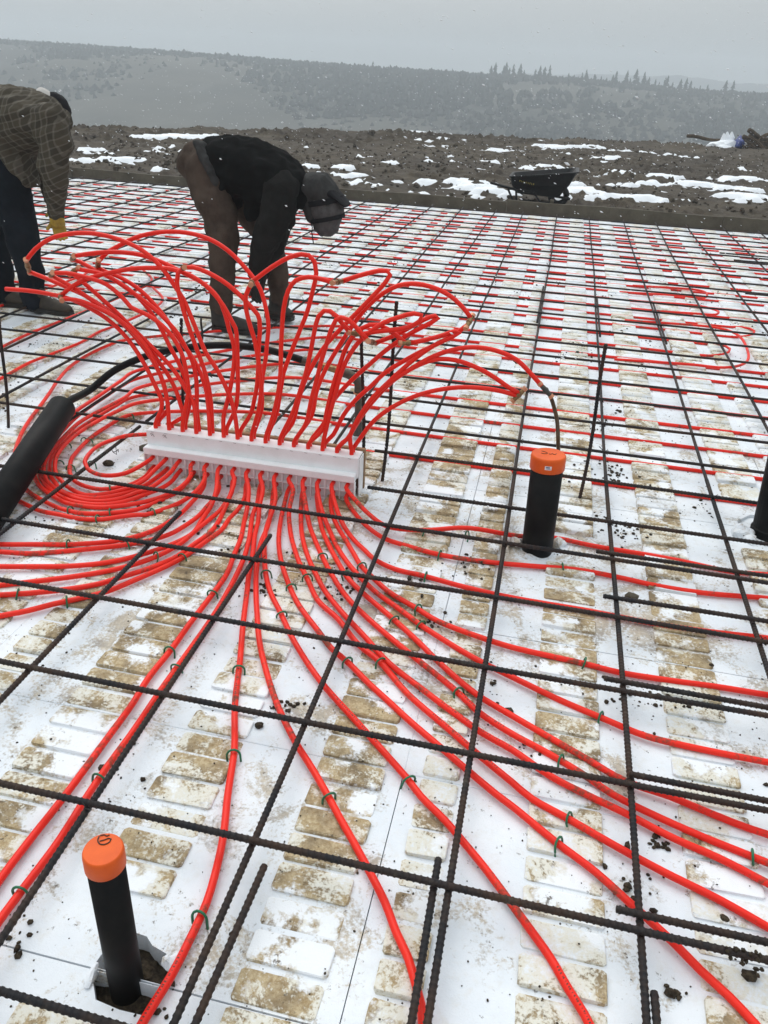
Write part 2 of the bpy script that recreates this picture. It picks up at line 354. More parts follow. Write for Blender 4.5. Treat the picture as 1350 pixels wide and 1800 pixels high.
# conifers along the crest: one thing each
def conifer_mesh(seed):
    rnd = random.Random(seed); mb = MB(); H = 1.; lay = 9
    for k in range(lay):
        z0 = .10+.86*k/lay; r = .17*(1-k/lay)**.8*rnd.uniform(.75, 1.2)+.012; n = 9
        ring = [(math.cos(2*PI*i/n+k)*r*(1.25 if i % 2 else .6)*rnd.uniform(.75, 1.2), math.sin(2*PI*i/n+k)*r*(1.25 if i % 2 else .6)*rnd.uniform(.75, 1.2), z0-rnd.uniform(.0, .03)) for i in range(n)]
        mb.add(ring+[(0, 0, z0+.17)], [(i, (i+1) % n, n) for i in range(n)])
    return mb.mesh('crown', 'conifer'), MB().tube([(0, 0, -.1), (0, 0, .5), (0, 0, .98)], [.018, .012, .002], 5).mesh('trunk', 'log')
con = [conifer_mesh(s) for s in range(5)]
TREES = [(863,21),(870,26),(885,22),(889,28),(895,19),(902,24),(914,26),(921,16),(941,18),(949,24),(957,22),(966,26),(1000,14),(1010,12),(1024,17),(1031,22),(1046,16),(1058,14),(1068,13),(1079,18),(1084,24),(1103,27),(1110,16),(1119,30),(1124,20),(1134,27),(1143,20),(1155,18),(1162,14),(1172,22),(1176,26),(1186,16),(1200,22),(1210,24),(1218,20),(1236,14),(1249,16),(1281,24),(1294,24),(655,16),(795,13),(775,10),(1226,11),(1018,11),(682,10)]
_r = random.Random(2); TREES += [(_r.randint(862, 1215), _r.randint(7, 15)) for _ in range(16)]; TREES.sort()
for k, (px, hp) in enumerate(TREES):
    d = ray(px, 130); a = d.x/d.y; D_ = 343+random.uniform(-6, 4); x, y = CAMP.x+a*D_, CAMP.y+D_
    h = hp*345/FPX*.82+.8
    t = thing('conifer_tree', (x, y, hill_z(a, D_)-.9), 'dark conifer on the hill crest, %s from the left along the skyline' % (ordn(k+1) if k < 31 else ordn(len(TREES)-k)), 'tree', 'conifers along the hill crest')
    if k >= 31: t['label'] = 'dark conifer on the hill crest, %s from the right along the skyline' % ordn(len(TREES)-k)
    t.scale = (h*random.uniform(1.2, 1.9), h*1.4, h); t.rotation_euler.z = random.uniform(0, 6)
    c, tr = con[k % 5]; link('crown', c, t); link('trunk', tr, t)

# ------------------------------------------------------------------ HAZE
hb = MB().box((-900, -40, -60), (1300, 1020, 32))
hm = bpy.data.materials.new('snowy_air'); hm.use_nodes = True; hm.node_tree.nodes.clear()
pv = hm.node_tree.nodes.new('ShaderNodeVolumePrincipled'); pv.inputs['Color'].default_value = (.89, .955, 1, 1)
pv.inputs['Density'].default_value = .0020; pv.inputs['Anisotropy'].default_value = 0
ho = hm.node_tree.nodes.new('ShaderNodeOutputMaterial'); hm.node_tree.links.new(pv.outputs[0], ho.inputs['Volume'])
hz = hb.build('haze', hm, kind='stuff')

# ------------------------------------------------------------------ INSULATION FLOOR
HOLES = [[at(px, py, 0) for px, py in ((163,1700),(178,1678),(215,1650),(240,1640),(258,1646),(268,1662),(292,1676),(304,1702),(292,1738),(256,1786),(210,1775),(168,1757))],
         [at(px, py, 0) for px, py in ((893,958),(905,948),(930,944),(975,946),(986,958),(984,972),(960,985),(915,984),(895,975))],
         [at(px, py, 0) for px, py in ((1296,915),(1318,905),(1360,905),(1390,925),(1380,955),(1345,962),(1308,952))]]
def inpoly(x, y, P):
    c = False; n = len(P)
    for i in range(n):
        a, b = P[i], P[(i+1) % n]
        if (a.y > y) != (b.y > y) and x < (b.x-a.x)*(y-a.y)/(b.y-a.y)+a.x: c = not c
    return c
def near_hole(x0, x1, y0, y1, g=.0):
    for P in HOLES:
        for p in P:
            if x0-g < p.x < x1+g and y0-g < p.y < y1+g: return True
        for (x, y) in ((x0, y0), (x1, y0), (x0, y1), (x1, y1), ((x0+x1)/2, (y0+y1)/2)):
            if inpoly(x, y, P): return True
    return False
floor = MB().box((-8.1, -1.25, -.12), (6.55, 10.42, -.085)).build('insulation_floor', 'soil', kind='structure')
XS = [1.4515+1.235*k for k in range(-8, 5)]; XS[0] = -8.1
YS = [.3375-.62*3, .3375-.62*2, .3375-.62, .3375, .9575, 1.5775, 2.1975, 2.54]+[2.54+.712*k for k in range(1, 12)]; YS[0] = -1.25; YS = [y for y in YS if y < 10.3]+[10.42]
panels = {}
pm_cache = {}
def panel_mesh(w, h):
    key = (round(w, 3), round(h, 3))
    if key not in pm_cache:
        g = .0001; c = .0016; mb = MB()
        rings = [[(g+i, g+i, z), (w-g-i, g+i, z), (w-g-i, h-g-i, z), (g+i, h-g-i, z)] for i, z in ((0, -.08), (0, -c), (c, 0))]
        mb.loft(rings); pm_cache[key] = mb.mesh('foam_panel', 'foam')
    return pm_cache[key]
for i in range(len(XS)-1):
    for j in range(len(YS)-1):
        x0, x1, y0, y1 = XS[i], XS[i+1], YS[j], YS[j+1]
        hs_ = [P for P in HOLES if any(x0 < p.x < x1 and y0 < p.y < y1 for p in P)]
        if hs_:
            # grid sheet with the ragged opening cut out of it
            g = .0018; out = [Vector((x0+g, y0+g, 0)), Vector((x1-g, y0+g, 0)), Vector((x1-g, y1-g, 0)), Vector((x0+g, y1-g, 0))]
            loops = [out]
            for P in hs_: loops.append([Vector((min(max(p.x, x0+g+.001), x1-g-.001), min(max(p.y, y0+g+.001), y1-g-.001), 0)) for p in P])
            flat = [p for l in loops for p in l]; tri = tessellate_polygon(loops)
            mb = MB(); tris = []
            for t in tri:
                a, b, c = (flat[q] for q in t)
                tris.append(t if (b-a).cross(c-a).z > 0 else (t[0], t[2], t[1]))
            mb.add(flat, tris); o0 = 0
            for l in loops:
                n = len(l); mb.add([(p.x, p.y, 0) for p in l]+[(p.x, p.y, -.08) for p in l], [(q, (q+1) % n, n+(q+1) % n, n+q) for q in range(n)])
            p = mb.build('foam_panel', 'foam', floor)
            for v in p.data.vertices: v.co.x -= x0; v.co.y -= y0
            p.location = (x0, y0, 0)
        else:
            p = link('foam_panel', panel_mesh(x1-x0, y1-y0), floor, loc=(x0, y0, random.uniform(-.0015, 0)))
        panels[(i, j)] = p
# raised blocks, in bands, moulded on the panels
BANDS = [(.525, .695), (.875, 1.037), (1.24, 1.407), (1.495, 1.588)]
rows = []; y = 1.19-.0775*31
while y < 2.50: rows.append((y, y+.0775)); y += .0775
rows.append((y, 2.572)); y = 2.572
while y < 10.3: rows.append((y, y+.089)); y += .089
def block_mesh(w, h, H=.0165):
    g = .0058; mb = MB(); rings = []
    for i, z in ((0, -.001), (.001, H*.82), (.0035, H)):
        c = .006
        x0, y0, x1, y1 = i, g+i, w-i, h-g-i
        rings.append([(x0+c, y0, z), (x1-c, y0, z), (x1, y0+c, z), (x1, y1-c, z), (x1-c, y1, z), (x0+c, y1, z), (x0, y1-c, z), (x0, y0+c, z)])
    mb.loft(rings); mb.f = [q for q in mb.f if q != tuple(reversed(range(8)))]; return mb
blocks = []
for k in range(-8, 5):
    for b, (a0, a1) in enumerate(BANDS):
        x0, x1 = a0+1.235*k, a1+1.235*k
        if x0 < -8.0 or x1 > 6.5: continue
        for (y0, y1) in rows:
            if y0 < -1.2 or y1 > 10.36 or near_hole(x0, x1, y0, y1): continue
            blocks.append((x0, x1, y0, y1))
def vis_size(bk):
    c = Vector(((bk[0]+bk[1])/2, (bk[2]+bk[3])/2, .03))-CAMP; dz = c.dot(FW)
    if dz < .3: return 0
    px, py = 675+FPX*c.dot(RT)/dz, 900-FPX*c.dot(UP)/dz
    if not (-60 < px < 1410 and -20 < py < 1860): return 0
    return (bk[1]-bk[0])*(bk[3]-bk[2])/dz**3
order = sorted(blocks, key=vis_size, reverse=True)
cache = {}
for bk in order[:300]:
    x0, x1, y0, y1 = bk; key = (round(x1-x0, 4), round(y1-y0, 4), random.randrange(3), y0 < 1.9)
    if key not in cache:
        mb = block_mesh(x1-x0, y1-y0, .0090 if y0 < 1.9 else .0165)
        mb.v = [(a+random.uniform(-1, 1)*.0018, b+random.uniform(-1, 1)*.0018, c+random.uniform(-1, 1)*.0008) for a, b, c in mb.v]
        cache[key] = mb.mesh('foam_block', 'nub')
    i = max(q for q in range(len(XS)-1) if XS[q] <= x0+.01); j = max(q for q in range(len(YS)-1) if YS[q] <= (y0+y1)/2)
    p = panels[(i, j)]; o = link('foam_block', cache[key], p); o.location = Vector((x0, y0, 0))-Vector((p.location.x, p.location.y, 0))
    o.location.z = random.choice((random.uniform(-.003, .002), random.uniform(-.003, .002), random.uniform(-.003, .002), random.uniform(-.0085, -.004)))
rest = order[300:]; base = {}
Vs, Fs = [], []; off = 0
for bk in rest:
    w, h = bk[1]-bk[0], bk[3]-bk[2]; key = (round(w, 4), round(h, 4), bk[2] < 1.9)
    if key not in base:
        mb = block_mesh(w, h, .0090 if bk[2] < 1.9 else .0165); F4 = [q for q in mb.f if len(q) == 4]; oc = [q for q in mb.f if len(q) == 8][0]
        F4 += [(oc[0], oc[1], oc[2], oc[3]), (oc[0], oc[3], oc[4], oc[7]), (oc[4], oc[5], oc[6], oc[7])]
        base[key] = (np.array(mb.v), np.array(F4))
    v, f = base[key]; Vs.append(v+np.array([bk[0], bk[2], random.uniform(-.003, .002)])); Fs.append(f+off); off += len(v)
link('foam_block_field', npmesh('foam_block_field', np.concatenate(Vs), np.concatenate(Fs), 'nub'), floor, kind='stuff')
# soil in the openings
for n_, P in enumerate(HOLES):
    c = sum(P, Vector())/len(P); mb = MB(); n = len(P)
    rg = []
    for s_, zz in ((1.25, -.058), (.8, -.048), (.45, -.038), (.15, -.040)):
        rg.append([(c.x+(p.x-c.x)*s_+random.uniform(-.01, .01), c.y+(p.y-c.y)*s_+random.uniform(-.01, .01), zz+random.uniform(-.006, .006)) for p in P])
    mb.loft(rg, False); mb.add(rg[-1], [tuple(range(n))])
    mb.v = [(x, y, z+(.035 if n_ else 0)) for x, y, z in mb.v]; mb.build('bare_soil' if n_ == 0 else 'foam_rubble', 'soil' if n_ == 0 else 'foam', floor, kind='stuff')
# broken foam lumps beside the openings
def lump(c, r, mat, seed, squash=.7, sub=2):
    bm = bmesh.new(); bmesh.ops.create_icosphere(bm, subdivisions=sub, radius=1); rnd = random.Random(seed)
    off = Vector((rnd.random()*50, rnd.random()*50, rnd.random()*50))
    from mathutils import noise
    for v in bm.verts:
        k = 1+.45*noise.noise(v.co*1.3+off)+.18*noise.noise(v.co*3.5+off); v.co = Vector((v.co.x*r[0]*k, v.co.y*r[1]*k, v.co.z*r[2]*k))
    me = bpy.data.meshes.new('lump'); bm.to_mesh(me); bm.free(); me.materials.append(MAT[mat]); return me
FL = [((160,1716),(.010,.026,.010),'jagged white foam offcut left of the front capped pipe'),((306,1692),(.018,.022,.018),'broken white foam lump right of the front capped pipe'),
      ((905,952),(.05,.02,.02),'white foam chunk behind the middle capped pipe, left side'),((984,955),(.03,.03,.025),'white foam chunk right of the middle capped pipe foot'),
      ((1302,938),(.05,.04,.035),'tilted white foam chunk left of the right edge pipe'),((1318,950),(.035,.025,.025),'small white foam lump against the right edge pipe foot')]
for k, (p, r, lab) in enumerate(FL):
    g = at(*p, .0); o = link('foam_chunk', lump(g, r, 'foam', k+3), None, lab, 'foam chunk', 'broken foam round the pipe openings', loc=(g.x, g.y, .0)); o.rotation_euler = (random.uniform(-.4, .4), random.uniform(-.4, .4), random.uniform(0, 3))

# ------------------------------------------------------------------ REBAR
def wob(a, b, n, amp, seed):
    rnd = random.Random(seed); ph = [rnd.uniform(0, 6.28) for _ in range(4)]; out = []
    L = (b-a).length
    for i in range(n+1):
        t = i/n; s = t*L; p = a.lerp(b, t)
        out.append(p+Vector((0 if abs(b.x-a.x) > abs(b.y-a.y) else 1, 1 if abs(b.x-a.x) > abs(b.y-a.y) else 0, 0))*amp*(math.sin(s*.9+ph[0])+.4*math.sin(s*2.3+ph[1]))+Vector((0, 0, .0022*math.sin(s*2.1+ph[2]))))
    return out
def rebar_mesh(P, near_fn, R=.0073):
    """smooth steel with crosswise ribs where it passes near the camera"""
    pts = []; rad = []; n = len(P)
    for i in range(n-1):
        a, b = P[i], P[i+1]; L = (b-a).length; mid = (a+b)/2
        if near_fn(mid):
            k = max(1, int(L/.0125))
            for q in range(k):
                t = q/k
                for dt, rr in ((0, R), (.30, R), (.42, R*1.17), (.62, R*1.17), (.74, R)):
                    pts.append(a.lerp(b, t+dt/k)); rad.append(rr)
        else: pts.append(a); rad.append(R*1.0)
    pts.append(P[-1]); rad.append(R)
    return MB().tube(pts, rad, 8)
def nearcam(p):
    c = p-CAMP; dz = c.dot(FW)
    if dz < .5 or dz > 3.4: return False
    px, py = 675+FPX*c.dot(RT)/dz, 900-FPX*c.dot(UP)/dz
    return -40 < px < 1390 and -20 < py < 1860
ZV, ZH = .052, .0690
def bar(a, b, seed, label, group, amp=.004, R=.0073):
    P = wob(Vector(a), Vector(b), max(6, int((Vector(b)-Vector(a)).length/.12)), amp, seed)
    return rebar_mesh(P, nearcam, R).build('rebar', 'rebar', label=label, cat='rebar', group=group, smooth=True)
HY = {1: .250, 2: .633, 3: 1.006, 4: 1.342, 5: 1.676, 6: 2.02, 7: 2.296, 8: 2.637}
HY.update({9: 2.955, 10: 3.30}); k = 11; y = 3.62
while y < 10.2: HY[k] = y+random.uniform(-.02, .02); k += 1; y += .3355
lap_lab = 'crossways rebars in the mesh'
for k, y in sorted(HY.items()):
    tag = {1: 'crossways rebar in the bottom left corner, in front of the capped pipe', 2: 'crossways rebar second up from the bottom, crossing the whole photo',
           3: 'crossways rebar third up from the bottom of the photo', 4: 'crossways rebar fourth up, passing between the capped pipes',
           5: 'crossways rebar just in front of the middle capped pipe', 6: 'crossways rebar over the tubes just in front of the white holder'}.get(k)
    if k == 1: bar((-1.2, y, ZH), (1.52, y-.03, ZH), k, tag, lap_lab)
    elif k in (2, 3, 4, 5, 6): bar((-2.6, y+(.02 if k == 6 else 0), ZH), (4.9, y-.01, ZH), k, tag, lap_lab)
    elif k == 7: bar((1.038, y, ZH), (6.4, y, ZH), k, 'crossways rebar whose bare end stands right of the white holder', lap_lab)
    elif k == 8:
        bar((.99, y, ZH), (6.4, y, ZH), k, 'crossways rebar starting behind the right end of the white holder', lap_lab)
        bar((-5.5, y-.005, ZH), (.0, 2.612, ZH), 80, 'crossways rebar ending at the left end of the white holder', lap_lab)
    else: bar((-7.9, y, ZH), (6.4, y+random.uniform(-.02, .02), ZH), k, 'crossways rebar in the mesh, %s counting from the form board at the back' % ordn(len(HY)+1-k), lap_lab)
for k, (a, b, y0, y1) in enumerate(((1.926, 5.2, 2.063, 2.085), (1.943, 5.2, 1.781, 1.79), (1.935, 5.0, 1.372, 1.37), (1.94, 4.8, .659, .66), (1.985, 4.8, 1.030, 1.03))):
    bar((a, y0, ZH), (b, y1, ZH-.002), 200+k, ['short lap rebar starting just right of the middle capped pipe', 'lap rebar starting one gap nearer than the middle capped pipe foot', 'doubled lap rebar at the right edge, halfway up the foreground', 'doubled lap rebar at the lower right, its end resting over a red tube', 'doubled lap rebar at the right edge, third crossing up'][k], 'lap rebars lying beside the mesh bars', .002)
VX = {3: 1.176, 4: 1.604, 5: 1.984, 6: 2.412, 7: 2.785, 8: 3.165, 9: 3.59, 10: 3.99, 11: 4.4, 12: 4.8, 13: 5.2, 14: 5.6, 15: 6.0, -3: -1.31, -4: -1.72, -5: -2.12, -6: -2.52, -7: -2.92, -8: -3.32, -9: -3.72, -10: -4.12, -11: -4.52, -12: -4.92, -13: -5.35, -14: -5.75, -15: -6.15, -16: -6.6, -17: -7.0}
g = 'lengthwise rebars in the mesh'
vn = {3: 'lengthwise rebar rising from bottom left of centre to the right of the holder', 4: 'lengthwise rebar rising through the bottom centre past the middle capped pipe', 5: 'nearly upright lengthwise rebar right of the middle capped pipe', 6: 'lengthwise rebar passing left of the right edge pipe'}
for k, x in sorted(VX.items()):
    y0 = {3: .1, 4: -.3, 5: -.5, 6: -.3}.get(k, -.9 if k > 0 else .3)
    lab = vn.get(k) or ('lengthwise rebar, %s to the right of the right edge pipe' % ordn(k-6) if k > 0 else 'lengthwise rebar, %s counting leftwards from the plaid-shirted worker' % ordn(-k-2))
    bar((x, y0, ZV), (x+random.uniform(-.012, .012), 10.30, ZV), 300+k, lab, g, .005)
bar((.395, -.2, ZV), (.414, 1.925, ZV), 401, 'lengthwise rebar ending in front of the left part of the holder', g, .001)
bar((.465, 2.72, ZV), (.41, 10.3, ZV), 402, 'lengthwise rebar starting behind the holder, under the black hose fitting', g)
bar((.80, -.1, ZV), (.787, 1.862, ZV), 403, 'lengthwise rebar beside two red tubes, ending short of the holder', g, .001)
bar((.79, 2.52, ZV), (.83, 10.3, ZV), 404, 'lengthwise rebar starting behind the right part of the holder', g)
bar((-.118, .6, ZV), (-.098, 2.60, ZV), 405, 'lengthwise rebar crossing the curled tubes left of the holder', g, .001)
bar((-.10, 2.66, ZV), (.02, 10.3, ZV), 406, 'lengthwise rebar rising left of the bent worker in black', g)
bar((-.432, 2.45, ZV), (-.38, 10.3, ZV), 407, 'lengthwise rebar emerging from behind the slanted black pipe', g)
bar((-.886, 2.2, ZV), (-.83, 10.3, ZV), 408, 'lengthwise rebar between the slanted pipe and the left worker boots', g)
bar((1.222, .591, ZV), (1.19, -.5, ZV), 410, 'short lap rebar beside the mesh bar at bottom left of centre', 'lap rebars lying beside the mesh bars', .001)
bar((1.573, .699, ZV), (1.592, -.6, ZV), 411, 'short lap rebar beside the mesh bar at the bottom centre', 'lap rebars lying beside the mesh bars', .001)
bar((2.005, .516, ZV), (2.01, -.6, ZV), 412, 'short lap rebar at the bottom edge beside the upright mesh bar', 'lap rebars lying beside the mesh bars', .001)
for k, (x, y0, y1, lab) in enumerate(((1.985+.02, 4.9, 6.0, 'far lap rebar beside the mesh bar above the middle capped pipe'), (1.604-.02, 5.1, 6.2, 'far lap rebar beside the next mesh bar to the left of it'), (2.43, 4.9, 6.0, 'far lap rebar beside the mesh bar next to the small red bend'))):
    bar((x, y0, ZV), (x, y1, ZV), 420+k, lab, 'lap rebars lying beside the mesh bars', .001)
for k, (px, py, qx, qy) in enumerate(((1265,445,1350,462),(1290,457,1350,470),(1310,516,1350,520),(1295,485,1350,495))):
    a, b = at(px, py, ZH), at(qx, qy, ZH); b = a+(b-a).normalized()*2.2; b.y = a.y
    bar(a, b, 430+k, 'dark lap rebar end near the right edge, %s of the stacked four from the top' % ordn(k+1), 'lap rebars lying beside the mesh bars', .001)
# tie wires at the crossings
mb = MB()
allx = list(VX.values())+[.44, .80, -.05, -.40, -.86]
for y in HY.values():
    for x in allx:
        if random.random() < (.42 if y > 2.2 else .16):
            p = Vector((x, y, .074)); a = random.uniform(0, 6.28); L = random.uniform(.012, .035)
            q = p+Vector((math.cos(a)*L, math.sin(a)*L, random.uniform(.004, .02)))
            ring = [p+Vector((math.cos(t)*.013, math.sin(t)*.013, -.006+.008*math.sin(2*t))) for t in np.linspace(0, 5.5, 7)]
            mb.tube(ring+[q], .0017, 4)
o = mb.build('tie_wire', 'wire', kind='stuff'); o['label'] = 'twisted wire ties at the rebar crossings'; o['category'] = 'tie wire'

# vertical stakes
ST = [((672,845),(700,530),'thin leaning rebar stake just right of the white holder'),((637,835),(638,575),'thin rebar stake at the right end of the white holder'),((1018,880),(1068,605),'tall rebar stake right of the middle capped pipe'),
      ((15,755),(0,560),'rebar stake at the left edge above the slanted black pipe'),((354,605),(355,560),'short rebar stub before the feet of the worker in black'),((318,775),(321,560),'rebar stake standing behind the left red tubes')]
for k, (a, b, lab) in enumerate(ST):
    g0 = at(*a, 0.); t = atY(*b, g0.y)
    if k == 2: t = g0.lerp(t, 1.)
    P = [g0+Vector((0, 0, -.05))]+[g0.lerp(t, s)+Vector((.006*math.sin(s*5), 0, 0)) for s in np.linspace(0, 1, 14)]
    rebar_mesh(P, nearcam, .0068).build('rebar_stake', 'rebar', label=lab, cat='rebar stake', group='upright rebar stakes', smooth=True)

# ------------------------------------------------------------------ TUBE HOLDER
HX0, HX1, HYF = .095, .990, 2.268; NS = 15; SP = (HX1-HX0)/NS
slotx = [HX0+SP*(s+.5) for s in range(NS)]
h = thing('tube_holder', ((HX0+HX1)/2, 2.32, 0), 'long white plastic rack with fins holding the rows of red tubes', 'tube holder')
def part(mb, name, mat, parent, **k):
    c = parent.location; mb.v = [(x-c.x, y-c.y, z-c.z) for x, y, z in mb.v]; return mb.build(name, mat, parent, **k)
def cbox(a, b, c=.003):
    x0, y0, z0 = a; x1, y1, z1 = b
    return MB().loft([[(x0+i, y0+j, z), (x1-i, y0+j, z), (x1-i, y1-j, z), (x0+i, y1-j, z)] for i, j, z in ((c, c, z0), (0, 0, z0+c), (0, 0, z1-c), (c, c, z1))])
part(cbox((HX0, HYF, .090), (HX1, HYF+.035, .122)), 'lip', 'holder', h)
part(cbox((HX0+.004, HYF+.035, .095), (HX1+.006, HYF+.047, .186)), 'face_board', 'holder', h)
part(cbox((HX0+.004, HYF+.047, .176), (HX1+.006, HYF+.112, .184)), 'top_plate', 'holder', h)
part(cbox((HX0+.002, HYF+.006, .046), (HX1-.002, HYF+.06, .050), .001), 'shelf', 'holder', h)
part(cbox((HX0+.002, HYF+.022, .001), (HX1-.002, HYF+.025, .092), .001), 'back_sheet', 'holder', h)
part(cbox((HX0+.002, HYF+.004, .000), (HX1-.002, HYF+.06, .004), .001), 'bottom_sheet', 'holder', h)
for s in range(NS+1):
    x = HX0+SP*s; part(cbox((x-.0016, HYF+.002, .004), (x+.0016, HYF+.023, .0895), .0005), 'fin', 'holder', h)
for x in (HX0-.002, HX1+.002): part(cbox((x-.002+(.0 if x < .5 else .006), HYF+.048, .0), (x+.002+(.0 if x < .5 else .006), HYF+.112, .176), .0005), 'end_plate', 'holder', h)
part(cbox((HX0+.05, HYF+.116, -.0), (HX1+.014, HYF+.134, .190), .002), 'backing_board', 'oldwood', h)
for (x, z) in ((HX0+.02, .168), (HX0+.075, .168)):      # two small handwritten marks
    mk = MB(); y = HYF+.0345
    mk.tube([(x, y, z), (x+.005, y, z+.006), (x+.009, y, z), (x+.004, y, z-.006)], .0009, 4); mk.tube([(x+.012, y, z+.005), (x+.013, y, z-.006), (x+.019, y, z-.007)], .0009, 4)
    part(mk, 'ink_mark', 'ink', h)
for s in range(NS):
    mk = MB(); x = slotx[s]; mk.tube([(x-.006, HYF+.0345, .1795), (x+.006, HYF+.0345, .1785)], .0006, 4); part(mk, 'score_line', 'ink', h)

# ------------------------------------------------------------------ RED TUBES
R_T = .0089; Z_T = .0088+R_T*.85
def gz(Y, tier):
    t = min(max((Y-1.98)/(2.24-1.98), 0), 1); t = t*t*(3-2*t); return Z_T+(tier-Z_T)*t
def gpath(pts, tier, sink=False):
    out = []
    for (px, py) in pts:
        z = Z_T
        for _ in range(6): p = at(px, py, z); z = gz(p.y, tier)
        p = at(px, py, z)
        if p.y > 2.235 and py < 900 and px > 255: continue
        out.append(p)
    return out
GP = {}   # ground runs: (slot, tier) -> picture path
GP[(14,1)] = [(618,870),(630,885),(650,905),(680,925),(740,932),(820,928),(915,922),(976,922),(1046,937),(1146,954),(1202,965),(1294,987),(1350,989),(1500,1003)]
GP[(14,0)] = [(607,863),(620,897),(647,927),(677,947),(710,958),(773,975),(850,987),(935,994),(1009,999),(1087,1013),(1154,1028),(1239,1041),(1350,1050),(1500,1066)]
GP[(13,1)] = [(588,860),(593,898),(606,927),(623,950),(642,968),(658,983),(693,1000),(747,1013),(817,1032),(900,1050),(1033,1072),(1100,1085),(1153,1095),(1233,1107),(1350,1120),(1500,1136)]
GP[(13,0)] = [(581,860),(583,898),(594,927),(608,950),(621,972),(635,995),(655,1015),(683,1040),(730,1068),(770,1092),(850,1122),(900,1137),(973,1153),(1027,1165),(1087,1180),(1167,1193),(1270,1207),(1350,1220),(1500,1240)]
GP[(12,1)] = [(563,860),(565,895),(577,927),(592,960),(608,985),(627,1008),(663,1043),(697,1067),(737,1097),(783,1127),(843,1162),(900,1190),(983,1230),(1060,1263),(1133,1293),(1200,1310),(1350,1340),(1500,1366)]
GP[(12,0)] = [(558,860),(560,898),(567,933),(579,960),(592,985),(613,1018),(643,1047),(690,1087),(737,1130),(767,1160),(837,1220),(900,1258),(967,1297),(1033,1335),(1097,1372),(1177,1400),(1233,1423),(1300,1450),(1350,1467),(1500,1510)]
GP[(11,1)] = [(536,860),(537,885),(544,923),(554,950),(565,975),(583,1010),(610,1050),(650,1090),(697,1130),(743,1167),(800,1213),(843,1253),(900,1290),(963,1324),(1023,1360),(1080,1398),(1150,1433),(1233,1470),(1300,1497),(1350,1517),(1500,1580)]
GP[(11,0)] = [(535,860),(529,908),(531,941),(540,975),(554,1007),(572,1040),(600,1075),(640,1118),(683,1165),(740,1210),(800,1255),(850,1290),(900,1318),(967,1364),(1033,1398),(1100,1430),(1183,1473),(1267,1510),(1350,1553),(1500,1630)]
GP[(10,1)] = [(515,860),(508,898),(510,931),(515,956),(527,991),(540,1017),(560,1057),(593,1087),(630,1133),(667,1163),(717,1220),(783,1277),(833,1320),(900,1375),(935,1404),(1000,1440),(1087,1490),(1167,1533),(1267,1583),(1350,1630),(1500,1716)]
GP[(10,0)] = [(510,860),(500,885),(492,924),(490,956),(494,985),(502,1012),(523,1060),(560,1110),(583,1140),(610,1163),(650,1203),(683,1233),(723,1270),(770,1310),(817,1350),(877,1400),(900,1417),(977,1480),(1047,1533),(1107,1587),(1133,1610),(1187,1660),(1233,1707),(1283,1753),(1327,1800),(1370,1850)]
GP[(9,1)] = [(492,855),(484,880),(478,900),(469,925),(465,950),(465,976),(467,1007),(475,1040),(493,1077),(517,1127),(563,1197),(637,1280),(717,1370),(740,1400),(783,1443),(817,1483),(850,1523),(883,1567),(927,1627),(967,1683),(1000,1740),(1027,1783),(1050,1830)]
GP[(9,0)] = [(483,860),(477,895),(471,924),(458,956),(451,1000),(450,1040),(452,1080),(457,1133),(483,1227),(517,1300),(550,1353),(577,1400),(597,1437),(623,1483),(650,1533),(677,1587),(697,1640),(717,1683),(730,1727),(740,1765),(745,1830)]
GP[(8,1)] = [(462,860),(456,890),(454,915),(448,941),(444,976),(438,1006),(433,1050),(427,1100),(422,1160),(413,1240),(412,1317),(405,1367),(400,1400),(393,1467),(383,1517),(363,1587),(333,1653),(300,1717),(263,1777),(232,1830)]
GP[(8,0)] = [(460,862),(452,885),(444,906),(438,947),(429,980),(412,1018),(383,1070),(360,1105),(333,1143),(283,1213),(233,1287),(187,1350),(153,1400),(100,1483),(40,1563),(0,1617),(-50,1690)]
GP[(7,1)] = [(437,860),(435,889),(429,918),(423,947),(412,974),(398,1010),(367,1053),(333,1097),(300,1143),(260,1193),(233,1237),(187,1300),(143,1360),(103,1413),(60,1467),(17,1523),(-20,1575),(-60,1640)]
GP[(7,0)] = [(436,860),(430,875),(419,895),(403,912),(389,932),(367,948),(345,964),(320,981),(280,1001),(243,1017),(187,1040),(140,1052),(93,1062),(47,1074),(0,1083),(-60,1098)]
GP[(6,1)] = [(418,823),(412,845),(403,875),(394,896),(384,917),(366,939),(343,955),(311,978),(265,998),(218,1013),(171,1027),(109,1037),(47,1043),(0,1046),(-60,1050)]
GP[(6,0)] = [(414,850),(407,866),(396,885),(384,900),(362,918),(340,936),(318,955),(280,976),(249,988),(202,1001),(140,1012),(62,1022),(0,1029),(-60,1036)]
GP[(5,1)] = [(394,818),(391,830),(380,862),(371,889),(356,912),(338,938),(311,953),(274,967),(234,979),(187,989),(125,995),(47,996),(0,996),(-60,996)]
GP[(5,0)] = [(394,837),(385,859),(375,878),(364,890),(350,906),(330,921),(296,940),(249,953),(202,960),(125,968),(53,973),(0,970),(-60,966)]
GP[(4,0)] = [(371,836),(359,853),(348,871),(336,884),(321,900),(300,916),(273,931),(243,942),(202,951),(125,957),(62,957),(0,957),(-60,955)]
GP[(4,1)] = [(369,820),(359,844),(344,864),(319,882),(291,894),(255,905),(240,905),(213,908),(178,913),(142,912),(107,905),(71,898),(44,886),(20,874),(-10,862),(-50,852)]
GP[(3,0)] = [(346,830),(327,850),(309,866),(282,880),(255,891),(240,896),(213,900),(178,903),(142,902),(107,894),(76,880),(50,864),(28,838),(26,800),(37,764),(53,737),(68,717),(82,698),(91,685),(100,671),(125,643),(156,623),(188,608),(219,598),(269,585)]
